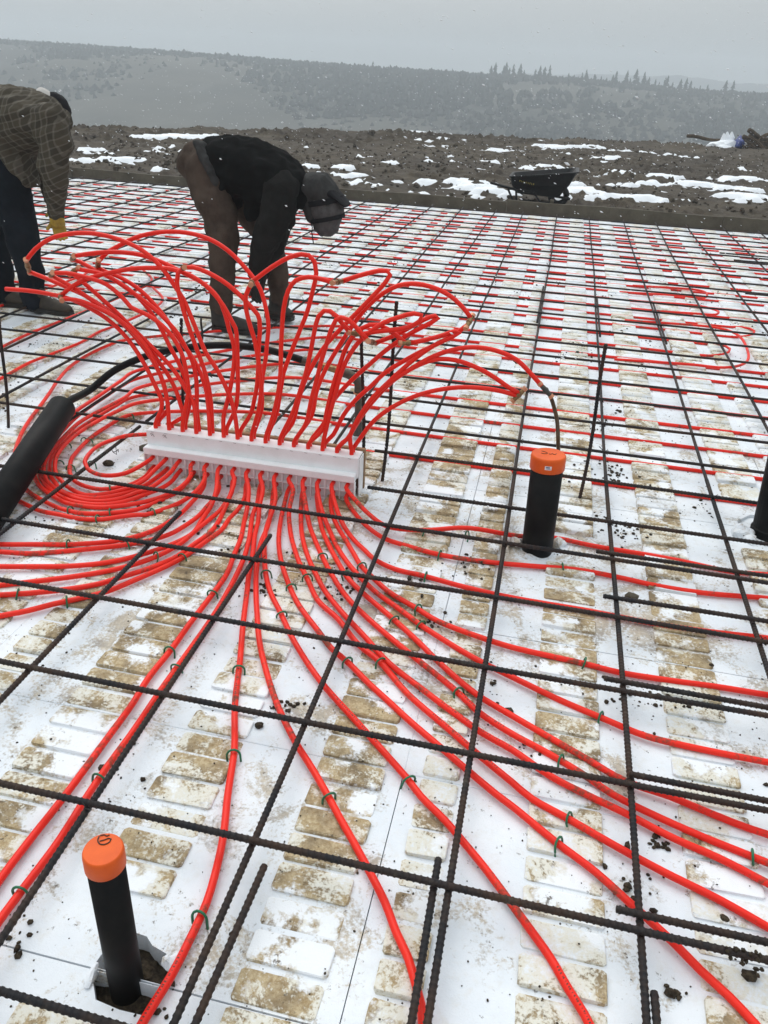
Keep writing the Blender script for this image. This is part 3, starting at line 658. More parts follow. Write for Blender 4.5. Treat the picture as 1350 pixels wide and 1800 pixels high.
GP[(3,1)] = [(346,816),(334,839),(314,859),(291,871),(255,882),(240,885),(213,889),(178,892),(142,889),(116,884),(89,869),(68,852),(60,830),(68,805),(85,778),(110,745),(139,719),(160,705),(187,687),(213,669),(240,652),(290,630)]
GP[(2,0)] = [(323,828),(300,848),(282,859),(255,869),(240,875),(213,883),(178,887),(142,884),(116,877),(90,862),(75,845),(68,822),(74,803),(92,779),(112,756),(136,732),(160,714),(187,696),(213,679),(243,665),(300,643)]
GP[(2,1)] = [(320,812),(300,830),(273,852),(255,862),(240,866),(213,876),(178,881),(142,878),(116,869),(92,855),(80,841),(77,818),(84,801),(100,781),(116,764),(135,746),(155,733),(181,719),(219,699),(246,681),(266,668),(310,655)]
GP[(1,0)] = [(300,822),(279,837),(255,853),(240,860),(213,869),(178,875),(146,874),(110,864),(98,850),(89,836),(87,815),(93,798),(106,782),(122,766),(146,749),(172,732),(204,713),(235,698),(262,687),(310,672)]
GP[(1,1)] = [(293,811),(273,825),(255,843),(240,852),(213,862),(178,869),(151,870),(124,859),(107,844),(98,832),(97,811),(101,799),(110,786),(124,772),(142,758),(165,744),(187,732),(210,721),(244,708),(276,700),(330,690)]
GP[(0,0)] = [(273,822),(255,838),(235,850),(213,856),(178,860),(151,855),(132,846),(123,832),(123,818),(126,806),(135,794),(148,780),(165,765),(183,753),(201,742),(231,729),(261,720),(289,716),(340,712)]
GP[(0,1)] = [(268,808),(252,818),(220,832),(187,836),(167,832),(153,823),(149,812),(160,794),(178,781),(199,773),(222,766),(256,758),(285,752),(330,751)]
FARY = {(0,1): 2.750, (0,0): 3.017, (1,1): 3.284, (1,0): 3.551, (2,1): 3.818, (2,0): 4.085, (3,1): 4.352, (3,0): 4.619}
def extend_far(P, key):
    Yk = FARY[key]; x = P[-1].x
    P = [p for p in P if not (p.y > Yk-.02 and p.x > -.2)]
    x = max(P[-1].x+.25, .05)
    P += [Vector((x+.25, Yk-.02, .022)), Vector((x+.7, Yk, .0095)), Vector((x+1.4, Yk, .0082)), Vector((3.6, Yk, .0082)), Vector((6.35, Yk, .0082))]
    return P
# risers: legs of the loops above the holder (picture paths from the bottom up), lean of the plane, row
LP = {
'1a': ([(295,720),(293,700),(287,672),(275,645),(260,615),(240,590),(219,570),(200,556),(173,542),(145,530),(123,526),(108,526)], .10),
'1b': ([(414,718),(418,688),(418,658),(417,614),(414,577),(405,560),(393,538),(373,513),(350,493),(325,480),(295,472),(274,471),(237,472),(200,478),(163,487),(136,498),(117,511),(106,521)], .16),
'free': ([(285,710),(270,672),(255,642),(235,610),(215,585),(190,562),(160,543),(127,527),(93,518),(50,511),(10,508)], .22),
'3a': ([(322,733),(317,710),(307,681),(294,657),(274,629),(252,599),(233,580),(212,562),(187,543),(150,520),(117,505),(83,490),(52,478)], .30),
'3b': ([(412,725),(405,700),(393,672),(378,644),(363,622),(353,600),(344,577),(335,555),(322,525),(307,503),(290,478),(272,458),(250,440),(227,428),(197,417),(160,410),(123,411),(90,419),(62,438),(46,458)], .20),
'4b': ([(393,733),(402,696),(409,659),(412,629),(411,607),(403,580),(395,550),(383,523),(360,500),(323,480),(287,462),(247,448),(200,443),(165,445),(130,450)], .28),
'4a': ([(334,700),(327,670),(315,640),(298,608),(280,572),(262,545),(240,520),(215,500),(185,484),(160,471),(140,460),(127,456)], .38),
'2b': ([(460,719),(460,678),(463,654),(467,630),(470,597),(472,575),(469,550),(457,507),(433,473),(400,440),(367,420),(327,409),(283,408),(240,417),(213,430),(187,445),(173,460)], .34),
'2a': ([(363,690),(352,655),(338,628),(320,603),(305,580),(288,555),(265,528),(240,505),(210,487),(185,477),(172,470)], .44),
'5a': ([(346,718),(346,688),(344,659),(337,632),(326,610),(313,587),(297,568),(276,547),(247,524),(217,503),(187,484),(160,477),(135,473)], .26),
'5b': ([(341,712),(330,690),(312,660),(295,638),(275,618),(255,598),(233,577),(205,549),(173,520),(147,497),(126,480)], .33),
'6a': ([(326,718),(331,688),(328,659),(322,629),(312,606),(295,582),(274,563),(252,550),(230,540),(217,525),(187,500),(150,487),(117,480),(92,480)], .18),
'6b': ([(295,712),(289,681),(279,653),(264,627),(245,602),(225,578),(200,556),(170,534),(140,513),(112,496),(90,484)], .24),
'7a': ([(370,700),(362,660),(350,625),(338,592),(327,560),(317,525),(311,497),(313,480),(322,471)], .12),
'7b': ([(441,727),(447,703),(452,675),(454,640),(455,605),(457,580),(456,562),(453,553),(443,541),(430,527),(400,500),(367,480),(340,470),(324,470)], .06),
'8a': ([(455,719),(459,680),(455,640),(448,600),(439,570),(433,545),(432,520),(437,507),(441,500)], .10),
'8b': ([(486,727),(493,687),(499,654),(511,621),(527,581),(540,548),(550,510),(556,480),(553,460),(543,449),(530,447),(507,453),(477,470),(450,490),(443,495)], .16),
'9a': ([(481,727),(489,690),(493,654),(494,613),(496,573),(499,540),(507,510),(520,493),(543,487),(566,491),(586,497)], .12),
'9b': ([(514,744),(525,703),(535,672),(549,643),(570,610),(600,577),(627,550),(653,523),(677,497),(686,483),(680,476),(666,476),(633,484),(602,494)], .20),
'10a': ([(548,730),(556,690),(567,660),(580,635),(597,607),(613,582),(630,558),(650,535),(673,516),(700,502),(733,499),(773,510),(800,527),(820,548),(828,560)], .26),
'10b': ([(586,764),(603,731),(625,703),(652,679),(676,656),(704,638),(740,618),(770,604),(800,587),(822,571)], .22),
'11a': ([(514,727),(525,695),(538,654),(547,613),(553,581),(560,556),(570,546),(580,547),(592,556),(604,572),(616,585)], .04),
'11b': ([(578,735),(590,690),(600,655),(612,628),(630,602),(650,584),(673,568),(700,558),(728,551),(741,554),(738,564),(718,575),(690,580),(660,583),(636,588)], .10),
'12a': ([(567,755),(575,720),(585,680),(596,645),(608,612),(620,592),(634,578),(650,571),(666,571),(682,579),(697,590),(713,603)], .14),
'12b': ([(612,770),(630,735),(655,700),(690,665),(730,630),(765,606),(795,592),(808,584),(800,582),(780,589),(750,597),(722,603)], .16),
'13a': ([(538,744),(547,703),(556,670),(564,638),(574,605),(582,580),(590,563),(600,558),(612,562),(624,573),(636,587),(648,600)], .00),
'13b': ([(572,740),(583,710),(600,687),(627,660),(650,640),(673,620),(700,600),(727,583),(758,567),(771,558),(765,555),(745,562),(716,578),(690,591),(660,603)], .20),
'14a': ([(610,772),(625,748),(640,725),(663,697),(689,671),(715,653),(740,640),(765,632),(800,633),(842,648),(870,664),(896,682),(914,692)], .10),
'14b': ([(630,775),(643,757),(658,739),(689,716),(728,697),(767,686),(806,681),(844,682),(883,688),(910,696)], .10),
'15': ([(615,768),(630,737),(650,705),(676,679),(715,653),(754,630),(785,618),(819,611),(852,612),(883,620),(909,633),(935,659),(952,678)], .16),
}
order_l = ['free','1a','6b','3a','6a','4a','5b','5a','2a','7a','4b','1b','3b','7b','8a','2b','9a','8b','11a','9b','13a','10a','12a','13b','11b','10b','12b','14a','15','14b']
tubes = {}
slot_keys = [(s, t) for s in range(NS) for t in (1, 0)]
FREE_END = {}
for key, ln in zip(slot_keys, order_l):
    s, t = key; tier = .072 if t else .027
    G = gpath(GP[key], tier)
    G = [p for p in G if p.y < 2.20 or p.x < .02 or p.x > 1.1]
    if key not in FARY:                      # carry the run on beyond the frame
        dv = (G[-1]-G[-2]).normalized(); G += [G[-1]+dv*.5, G[-1]+dv*1.1+Vector((.0, .03, 0))]
    if key in FARY: G = extend_far(G, key)
    if s >= 13:
        for p in G:
            if p.x > 1.55: p.z = Z_T-.0035*min(1, (p.x-1.55)/.25)
    xs_ = slotx[s]; Yr = HYF+(.068 if t else .094)
    P = list(reversed(G))+[Vector((xs_, 2.262, tier)), Vector((xs_, 2.295, tier+.002)), Vector((xs_, Yr-.006, tier+.035)), Vector((xs_, Yr, .16)), Vector((xs_, Yr, .20))]
    pts, k = LP[ln]
    P += [at_lean(px, py, Yr, k) for px, py in pts]
    path = catmull(P, .022)
    lab = {(14,1): 'red tube running right past the middle capped pipe', (8,1): 'red tube dropping straight down the photo to the front capped pipe',
           (7,1): 'left one of two parallel red tubes running to the lower left', (8,0): 'right one of two parallel red tubes running to the lower left',
           (0,0): 'red tube from the leftmost rack slot, lower tier, its riser ending in a loop', (0,1): 'red tube of the innermost ground curl, its riser with an open cut end'}.get(key)
    lab = lab or 'red tube through the %s rack slot from the %s, %s tier' % (ordn(s+1) if s < 8 else ordn(NS-s), 'left' if s < 8 else 'right', 'upper' if t else 'lower')
    MB().tube(path, R_T, 12).build('red_tube', 'tube', label=lab, cat='tube', group='red heating tubes through the rack', smooth=True)
    if key in ((11,0), (11,1), (10,1), (14,1), (8,1), (9,1)):   # faint printing along the tube
        pm_ = MB(); tb = COL.objects[-1]; rp = random.Random(s*7+t)
        run = [(a_, b_) for a_, b_ in zip(path, path[1:]) if a_.y < 1.5 and a_.z < .03]
        for q_, (a_, b_) in enumerate(run):
            if (q_//9) % 4 == 1:
                d_ = (b_-a_).normalized(); n_2 = Vector((-d_.y, d_.x, 0))*.0022
                for w_ in np.arange(0, 1, .28):
                    c_ = a_.lerp(b_, w_)+Vector((0, 0, R_T+.0003))+n_2*(1-.4); e_ = d_*(.0022 if rp.random() < .7 else .0008)
                    pm_.add([c_-n_2, c_-n_2+e_, c_+n_2*rp.uniform(-.2, 1)+e_, c_+n_2], [(0, 1, 2, 3)])
        if pm_.v: pm_.build('printed_text', 'ink', tb)
    tubes[ln] = P[-1]; tubes[ln+'d'] = (P[-1]-P[-2]).normalized()
# couplings
def coupling(a, b, label, body='brass'):
    c = (a+b)/2; d = (b-a); L = max(d.length, .05); d = d.normalized() if d.length > .004 else Vector((1, 0, 0))
    t = thing('brass_coupling', c, label, 'pipe coupling', 'brass couplings on the tube loops')
    mb = MB(); prof = [(-.5*L-.004, .0075), (-.3*L, .0095), (-.1*L, .0095), (-.1*L, .0118), (.1*L, .0118), (.1*L, .0095), (.3*L, .0095), (.5*L+.004, .0075)]
    mb.tube([d*s for s, _ in prof], [r for _, r in prof], 8).build('body', body, t, smooth=False)
    for s in (-1, 1):
        MB().tube([d*(s*(.5*L+.000)), d*(s*(.5*L+.012))], R_T*1.17, 12).build('crimp_ring', 'copper', t)
CL = [('1a','1b','brass coupling at the far left, in front of the left worker boots'),('3a','3b','brass coupling of the leftmost high arch, against the jeans'),('4a','4b','brass coupling topmost of the left cluster, pointing left'),
      ('2a','2b','brass coupling in the left cluster under the long high arch'),('5a','5b','brass coupling in the left cluster, middle one'),('6a','6b','brass coupling in the left cluster beside the boot top'),
      ('7a','7b','coupling where a short loop bends beside the leaning left tubes'),('8a','8b','brass coupling in front of the legs of the worker in black'),('9a','9b','brass coupling on the horizontal top of a centre loop'),
      ('10a','10b','brass coupling at the right tip of the big right arch'),('11a','11b','brass coupling on the small centre hook, upper one'),('13a','13b','brass coupling just below the hook coupling'),('12a','12b','brass coupling right of centre over the thin stake'),
      ('14a','14b','brass coupling at the tip of the lower right loop')]
for a, b, lab in CL: coupling(tubes[a], tubes[b], lab)
# brown tube hanging from the topmost right tube
e = tubes['15']; d = tubes['15d']
coupling(e, e+d*.045, 'dark coupling joining red tube to the thin brown tube', 'steelfit')
pb = [e+d*.045]+[at_lean(px, py, HYF+.094, .16) for px, py in ((971,706),(979,738))]
pb += [atY(981, 775, 2.36), atY(981, 830, 2.42), Vector((atY(980, 860, 2.42).x, 2.42, -.02))]
MB().tube(catmull(pb, .015), .0075, 8).build('brown_tube', 'rusttube', label='thin brown tube curving down behind the middle capped pipe', cat='tube', smooth=True)

# staples holding the tubes
STAP = [(28,1562,8,0),(143,1358,8,0),(302,1142,7,1),(311,1170,8,0),(374,1040,7,1),(420,1173,8,1),(412,1323,8,1),(355,1610,8,1),(576,1398,9,0),(714,1370,9,1),(608,1160,10,0),(665,1162,10,1),(800,1217,11,1),(1017,1327,12,1),(962,1360,11,1),(998,1440,10,1),(980,1482,10,0),(1325,1503,11,1),(730,1070,13,0),(692,1086,12,0),(738,1096,12,1),(746,1013,13,1),(773,972,14,0),(820,929,14,1),(742,930,14,1),(1027,1165,13,0),(990,994,14,0),(490,1078,9,1),(512,1030,10,0),(566,975,11,1),(540,1013,10,1),(469,1005,9,1),(630,993,13,0),(610,1007,12,0),(172,908,4,1),(194,890,3,0),(194,857,0,0),(273,901,4,1),(117,898,3,0),(117,958,4,0),(225,957,5,0),(28,1045,6,1),(117,1054,7,0),(280,979,6,0),(327,980,7,0),(98,812,1,1),(123,820,0,0),(148,812,0,1),(75,822,2,0),(131,769,1,1),(157,774,0,0),(104,780,2,1),(216,725,1,1),(265,722,0,0)]
def staple_mesh():
    mb = MB(); r = .0165
    pts = [(0, -r, -.035), (0, -r, .0)]+[(0, -r*math.cos(t), r*math.sin(t)) for t in np.linspace(.3, PI-.3, 6)]+[(0, r, 0), (0, r, -.030)]
    mb.tube(pts, .0029, 6); return mb.mesh('tube_staple', 'green', True)
sm = staple_mesh(); STAP.sort(key=lambda s: -s[1]); 
for k, (px, py, s, t) in enumerate(STAP):
    p = at(px, py, Z_T+.01); best = None
    G = gpath(GP[(s, t)], .07 if t else .03)
    for a, b in zip(G, G[1:]):
        u = (b-a); l = max(u.length, 1e-6); tt = min(max((p-a).dot(u)/l/l, 0), 1); q = a+u*tt
        if best is None or (q-p).length < best[0]: best = ((q-p).length, u/l, q)
    _, u, q = best
    o = link('tube_staple', sm, None, 'green plastic staple straddling a red tube, %s up from the bottom edge' % (ordn(k+1) if k < 31 else ''), 'staple', 'green staples pinning the tubes', loc=(q.x, q.y, Z_T))
    if k >= 31: o['label'] = 'green plastic staple on the crowded tubes near the rack, %s down from the topmost' % ordn(len(STAP)-k)
    o.rotation_euler = (random.uniform(-.25, .25), random.uniform(-.3, .3), math.atan2(u.y, u.x)+random.uniform(-.15, .15))

# far field circuits lying in the grooves
fy = [4.886+.267*k for k in range(20)]
circ = 0
for k in range(0, 20, 2):
    ya, yb = fy[k], fy[k+1]; xr = 6.3; P = []
    if k == 0: xr = 2.72
    if k == 2: xr = 2.97
    zz = .0082
    arc = [Vector((xr+.13*math.sin(t), (ya+yb)/2-.1335*math.cos(t), zz+.020*math.sin(t))) for t in np.linspace(0, PI, 7)]
    P = [Vector((-7.9, ya, zz)), Vector((-3, ya, zz)), Vector((0, ya, zz)), Vector((xr-.5, ya, zz))]+arc+[Vector((xr-.5, yb, zz)), Vector((0, yb, zz)), Vector((-3, yb, zz)), Vector((-7.9, yb, zz))]
    MB().tube(catmull(P, .05), .0083, 7).build('red_tube', 'tube', label='red tube pair sunk in the far foam grooves, %s pair beyond the rack tubes' % ordn(k//2+1), cat='tube', group='red tube circuits across the far foam', smooth=True)
# the circuit with the wide bend at the right, and pieces beyond the bends
wide = [at(px, py, .038) for px, py in ((1265,577),(1294,587),(1313,613),(1313,635),(1294,644),(1262,646),(1228,642))]
P = [Vector((2.2, wide[0].y+.03, .02))]+wide+[Vector((wide[-1].x-.5, wide[-1].y, .018))]
MB().tube(catmull(P, .04), .0088, 8).build('red_tube', 'tube', label='red tube making the widest single bend over the foam at right', cat='tube', group='red tube bends at the right', smooth=True)
for k, yy in enumerate((4.886, 5.153, 5.420, 5.687, 6.221)):
    P = [Vector((3.35+.3*k, yy, .0095)), Vector((4, yy, .0082)), Vector((6.35, yy, .0082))]
    MB().tube(catmull(P, .1), .0083, 7).build('red_tube', 'tube', label='straight red tube right of the bends, %s counting away from the camera' % ordn(k+1), cat='tube', group='red tubes right of the bends', smooth=True)
for k, pp in enumerate((((1220,509),(1236,512),(1243,518),(1235,524),(1200,520)), ((1224,537),(1245,541),(1262,547),(1257,553),(1220,551)))):
    Q = [at(px, py, .036) for px, py in pp]
    MB().tube(catmull([Q[0]+Vector((-.5, .02, -.018))]+Q+[Q[-1]+Vector((-.5, 0, -.018))], .03), .0088, 8).build('red_tube', 'tube', label=['small red tube bend farther back at right, upper of two', 'small red tube bend farther back at right, lower of two'][k], cat='tube', group='red tube bends at the right', smooth=True)
# tubes that run lengthwise left of the rack
LW = [[(-60,700),(11,660),(53,637),(89,623),(142,602),(175,583),(215,568)], [(-50,640),(0,612),(50,587),(100,567),(150,547),(200,527)], [(-60,560),(0,538),(30,528),(80,508)]]
for k, pts in enumerate(LW):
    P = [at(px, py, .034) for px, py in pts]; l = P[-1]; P += [Vector((l.x-.02, l.y+.6, .03)), Vector((l.x-.3, l.y+1.0, .02))]
    MB().tube(catmull(P, .04), .0088, 8).build('red_tube', 'tube', label='red tube running lengthwise at the left edge, %s out from the slanted pipe' % ordn(k+1), cat='tube', group='lengthwise red tubes at the left', smooth=True)

# ------------------------------------------------------------------ PIPES
def cyl_rings(r, prof, n=40): return [[(rr*r*math.cos(2*PI*i/n), rr*r*math.sin(2*PI*i/n), z) for i in range(n)] for rr, z in prof]
def capped(base, top, r, label, mark, sticker=False, capH=.055):
    d = (top-base); Hh = d.length; t = thing('capped_pipe', base, label, 'capped pipe', 'capped black pipes')
    q = Vector((0, 0, 1)).rotation_difference(d.normalized()); t.rotation_mode = 'QUATERNION'; t.rotation_quaternion = q
    MB().loft(cyl_rings(r, [(1, -.12), (1, .0), (1, Hh*.5), (1, Hh-.01)])).build('pipe', 'abs', t, smooth=False).data.polygons.foreach_set('use_smooth', [True]*0) if False else None
    me = MB().loft(cyl_rings(r, [(1, -.12), (1, Hh-.01)])).mesh('pipe', 'abs'); 
    for p in me.polygons: p.use_smooth = len(p.vertices) == 4
    link('pipe', me, t)
    R2 = r*1.085
    me = MB().loft(cyl_rings(R2, [(.965, Hh-capH), (1, Hh-capH+.002), (1.0, Hh-.010), (.985, Hh-.004), (.94, Hh-.0005), (.9, Hh)])).mesh('cap', 'cap')
    for p in me.polygons: p.use_smooth = len(p.vertices) == 4
    c = link('cap', me, t)
    for st in mark:
        pts = [Vector((x*R2, y*R2, Hh+.0008)) for x, y in st]
        MB().tube(catmull(pts, .004), .0011, 5).build('ink_mark', 'ink', c)
    return t, R2, Hh, c
b = at(944, 962, 0.); tp = atY(963, 800, b.y)
SM = [[(-.28,.30),(-.12,.38),(.0,.28),(-.04,.10),(-.2,.05),(-.34,.12)], [(.22,.12),(.26,.30),(.36,.14),(.44,.30),(.54,.10),(.62,.26)]]
SM = [[(-.42,.30),(-.22,.22),(-.08,.10),(-.12,-.04),(-.3,-.08),(-.42,-.02)],[(.02,.02),(.06,-.08),(.16,.0),(.22,.10),(.26,-.06),(.36,-.02),(.42,.12)]]
t, R2, Hh, c = capped(b, b+Vector((-.012, .012, tp.z)), .0565, 'black pipe with orange cap marked S M, standing right of centre', SM)
lb = MB()                                   # small white sticker on the side of the cap, towards the camera
def arcpatch(r, a0, a1, z0, z1, n=6): return ([(r*math.cos(a0+(a1-a0)*i/n), r*math.sin(a0+(a1-a0)*i/n), z) for z in (z0, z1) for i in range(n+1)], [(i, i+1, n+2+i, n+1+i) for i in range(n)])
am = -PI/2-.02
lb.add(*arcpatch(R2+.0006, am-.12, am+.26, Hh-.036, Hh-.022)); st = lb.build('sticker', 'paper', c)
pr = MB(); pr.add(*arcpatch(R2+.0011, am-.06, am+.16, Hh-.0285, Hh-.0245)); pr.add(*arcpatch(R2+.0011, am-.03, am+.2, Hh-.0325, Hh-.0305)); pr.build('sticker_print', 'print', c)
b = at(226, 1748, -.06); tp = atY(178, 1497, b.y)
GM = [[(-.55,.62),(-.50,.40),(-.30,.22),(-.05,.25),(.12,.45),(.10,.62),(-.05,.62),(-.20,.48),(-.38,.36)], [(-.52,.66),(-.35,.76),(-.18,.72),(-.10,.82)]]
capped(b, Vector((tp.x, b.y+.005, tp.z)), .0315, 'black pipe with orange cap bearing a looped mark, at the bottom left', GM, capH=.040)
# black pipe at the right edge, with a wire round it
b = at(1345, 945, -.02); tpx = atY(1385, 770, b.y)
t = thing('black_pipe', b, 'black upright pipe with a wire round its foot at the right edge', 'pipe')
dd = (tpx-b); MB().loft([[(math.cos(2*PI*i/28)*r*(1+.02*random.uniform(-1, 1)*(z < .06))+dd.x*z/dd.z, math.sin(2*PI*i/28)*r+dd.y*z/dd.z, z) for i in range(28)] for z, r in ((-.06, .064), (.0, .062), (.045, .060), (.05, .054), (.3, .054), (dd.z, .054))]).build('pipe', 'abs', t, smooth=False)
MB().tube([(math.cos(a)*.0565+.012, math.sin(a)*.0565, .068+.006*math.sin(a)) for a in np.linspace(0, 2*PI, 24)], .0018, 5).build('wire_band', 'rusttube', t)
# slanted black sleeve at the left with the hose
p0 = at(-70, 985, .03); p1 = at(109, 716, .17)
t = thing('slanted_pipe', p0, 'thick slanted black pipe at the left edge, open towards the tubes', 'pipe')
d = p1-p0; u = d.normalized(); a = u.cross(Vector((0, 0, 1))).normalized(); w = u.cross(a)
def ringat(s, r, n=36): return [p1-p0-u*s+(a*math.cos(2*PI*i/n)+w*math.sin(2*PI*i/n))*r for i in range(n)]
me = MB().loft([ringat(d.length, .057), ringat(.3, .057), ringat(0, .057), ringat(0, .050), ringat(.12, .050)]).mesh('pipe', 'abs')
for p in me.polygons: p.use_smooth = len(p.vertices) == 4
link('pipe', me, t)
hp = [p1-u*.1, p1+u*.02]+[atY(px, py, Y) for px, py, Y in ((160,684,2.70),(200,652,2.78),(255,627,2.84),(320,612,2.88),(400,607,2.9),(470,615,2.9),(535,634,2.9))]
MB().tube(catmull(hp, .02), .0165, 12).build('black_hose', 'abs', label='black hose arching from the slanted pipe behind the red tubes', cat='hose', smooth=True)
q = [atY(px, py, 2.9) for px, py in ((532,633),(560,641),(590,650),(615,659),(630,672),(631,700),(627,725),(621,752))]
t = thing('pipe_fitting', (q[4].x, q[4].y, 0), 'grey and brass elbow fitting on the black hose behind the red tubes', 'pipe fitting')
def rel(P): return [p-t.location for p in P]
MB().tube(rel(catmull(q[0:2], .01)), .0185, 10).build('clamp', 'steelfit', t); MB().tube(rel([q[1], q[2], q[2].lerp(q[3], .5)]), [.014, .017, .018], 8).build('nipple', 'brass', t)
MB().tube(rel(catmull([q[2].lerp(q[3], .4), q[3], q[4], q[4].lerp(q[5], .6)], .008)), .0215, 12).build('elbow', 'steelfit', t, smooth=True)
qe = q[4].lerp(q[5], .6)
MB().tube(rel([qe, qe+Vector((0, 0, -.008))]), .024, 12).build('gasket', 'copper', t)
MB().tube(rel([qe+Vector((0, 0, -.008)), Vector((qe.x, qe.y, .09))]), .016, 10).build('stem', 'steelfit', t)
MB().tube(rel([Vector((qe.x, qe.y, .09)), Vector((qe.x, qe.y, .02))]), .026, 10).build('base_collar', 'steelfit', t)

# ------------------------------------------------------------------ FORM BOARDS
bx = [-8.3, -5.2, -2.1, .95, 3.6, 6.7]
for k in range(5):
    t = thing('form_board', (bx[k], 10.46, 0), 'muddy plank edging the foam at the back, %s from the left' % ordn(k+1), 'form board', 'form boards along the back edge')
    hgt = (.10, .13, .14, .16, .17)[k]
    m2 = MB(); n = 10
    for i in range(n):
        pass
    m2.loft([[(s*(bx[k+1]-bx[k]-.01), dy, z) for dy, z in ((0, -.1), (.042, -.1), (.042, hgt+.006*math.sin(s*9+k)), (0, hgt+.006*math.sin(s*9+k)))] for s in np.linspace(0, 1, n)])
    m2.build('plank', 'wetwood', t)
    for s in (.2, .75): cbox(((bx[k+1]-bx[k])*s, .046, -.1), ((bx[k+1]-bx[k])*s+.05, .09, hgt+.03+.03*random.random())).build('stake', 'wetwood', t)
link('side_form_board', cbox((-8.2, -1.3, -.1), (-8.13, 10.44, .12)).mesh('side_form_board', 'wetwood'), None, 'long muddy plank edging the foam on the left side', 'form board')
link('right_form_board', cbox((6.6, -1.3, -.1), (6.67, 10.44, .12)).mesh('right_form_board', 'wetwood'), None, 'long muddy plank edging the foam on the right side', 'form board')

# ------------------------------------------------------------------ WHEELBARROW
gb = at(925, 352, .0); WB = Vector((gb.x, 11.55, 0)); gz0 = float(mud_height(np.array([WB.x+.3]), np.array([WB.y]))[0])+.02
t = thing('wheelbarrow', (WB.x, WB.y, .02), 'black wheelbarrow with small yellow lettering, standing on the mud behind the slab', 'wheelbarrow')
ppm = FPX/ (Vector((WB.x, WB.y, .3))-CAMP).dot(FW)
def W(px, py, dy=0):  # picture -> local at the barrow's depth
    p = atY(px, py, WB.y+dy); return p-t.location
def ringT(pts): return pts
tl, tr = W(900, 308), W(1015, 300)
m2 = MB()
zt = .60
def trayring(x0, x1, y0, y1, z0, z1, n=6):
    c = []
    for (cx, cy, a0) in ((x1-.06, y1-.06, 0), (x0+.06, y1-.06, PI/2), (x0+.06, y0+.06, PI), (x1-.06, y0+.06, 1.5*PI)):
        for i in range(n):
            a = a0+PI/2*i/(n-1); x = cx+.06*math.cos(a); c.append((x, cy+.06*math.sin(a), z0+(z1-z0)*(x-x0)/(x1-x0)))
    return c
x0, x1 = tl.x, tr.x; za, zb = tl.z, tr.z
lx0, lx1 = W(903, 336).x, W(985, 345).x; lz0, lz1 = W(903, 336).z, W(985, 345).z
m2.loft([trayring(lx0+.05, lx1-.02, -.20, .20, lz0, lz1), trayring((x0+lx0)/2, (x1*.55+lx1*.45), -.29, .29, (za+lz0)/2, (zb+lz1)/2), trayring(x0, x1, -.33, .33, za, zb), trayring(x0-.02, x1+.025, -.35, .35, za, zb+.0), trayring(x0-.02, x1+.025, -.35, .35, za+.015, zb+.015), trayring(x0+.01, x1-.02, -.32, .32, za+.01, zb+.01), trayring(lx0+.08, lx1-.05, -.18, .18, lz0+.03, lz1+.03)])
m2.build('tray', 'barrow', t, smooth=False)
for sy in (-.24, .24):
    MB().tube([W(862, 321, sy), W(905, 333, sy), W(950, 340, sy*.8), W(1002, 350, sy*.3)], .017, 8).build('handle', 'barrow', t)
    MB().tube([W(893, 332, sy), W(901, 352, sy)], .014, 6).build('leg', 'barrow', t); MB().tube([W(907, 334, sy), W(908, 353, sy)], .014, 6).build('leg', 'barrow', t)
    MB().tube([W(901, 352, sy), W(908, 353, sy)], .014, 6).build('foot_bar', 'barrow', t)
    MB().tube([W(938, 338, sy), W(950, 356, sy), W(965, 356, sy), W(975, 345, sy)], .013, 6).build('brace', 'barrow', t)
wc = W(982, 344); rw = .105
MB().tube([wc+Vector((math.cos(a)*rw, 0, math.sin(a)*rw)) for a in np.linspace(0, 2*PI, 22)], .042, 8).build('wheel', 'barrow', t, smooth=True)
tex = MB(); rnd = random.Random(3)
xl = W(913, 318)
for i in range(9):
    p = W(913+i*3.0, 318+i*.75, -.345); h2 = .018+rnd.uniform(0, .006)
    tex.box((p.x, -.352, p.z-h2/2), (p.x+.005, -.340, p.z+h2/2)); tex.box((p.x+.005, -.352, p.z+(h2/2-.004)*rnd.choice((1, -1, 0))-.002), (p.x+.014, -.340, p.z+(h2/2-.004)*rnd.choice((1, -1, 0))+.003))
tex.build('lettering', 'yellowprint', t)

# ------------------------------------------------------------------ DEBRIS PILE
PY = 27.
def D(px, py, dy=0): return atY(px, py, PY+dy)
LG = [((1208,239),(1266,247),.09,'long pole lying level left of the brush pile'),((1316,230),(1352,249),.13,'thick pale log crossing the top of the brush pile'),((1306,241),(1350,255),.12,'dark log end sticking out left of the pile'),((1318,238),(1345,252),.11,'dark log just under the crossing log'),
      ((1300,250),(1352,262),.12,'log at the middle of the brush pile'),((1310,262),(1360,268),.12,'lowest log on the near side of the pile'),((1340,240),(1370,232),.1,'branch rising to the right edge'),((1295,262),(1330,256),.1,'short log behind the blue tarp'),((1330,258),(1372,250),.11,'log slanting up to the right edge')]
for k, (a, b2, r, lab) in enumerate(LG):
    p, q = D(*a, dy=.2*k), D(*b2, dy=.2*k+.4); MB().tube([p.lerp(q, s)+Vector((0, 0, .02*math.sin(s*7+k))) for s in np.linspace(0, 1, 7)], [r*q_ for q_ in (.52, .55, .5, .52, .48, .46, .42)], 8).build('log', 'log', label=lab, cat='log', group='logs at the brush pile', smooth=True)
mb = MB(); rnd = random.Random(5)
for k in range(170):
    p = D(rnd.uniform(1298, 1400), rnd.choice((rnd.uniform(246, 268), rnd.uniform(256, 268))), rnd.uniform(-.5, 1)); dd = Vector((rnd.uniform(-1, 1), rnd.uniform(-.5, .5), rnd.uniform(-.3, .5))).normalized()*rnd.uniform(.3, .9)
    mb.tube([p-dd*.5, p, p+dd*.5], [.012, .018, .009], 5)
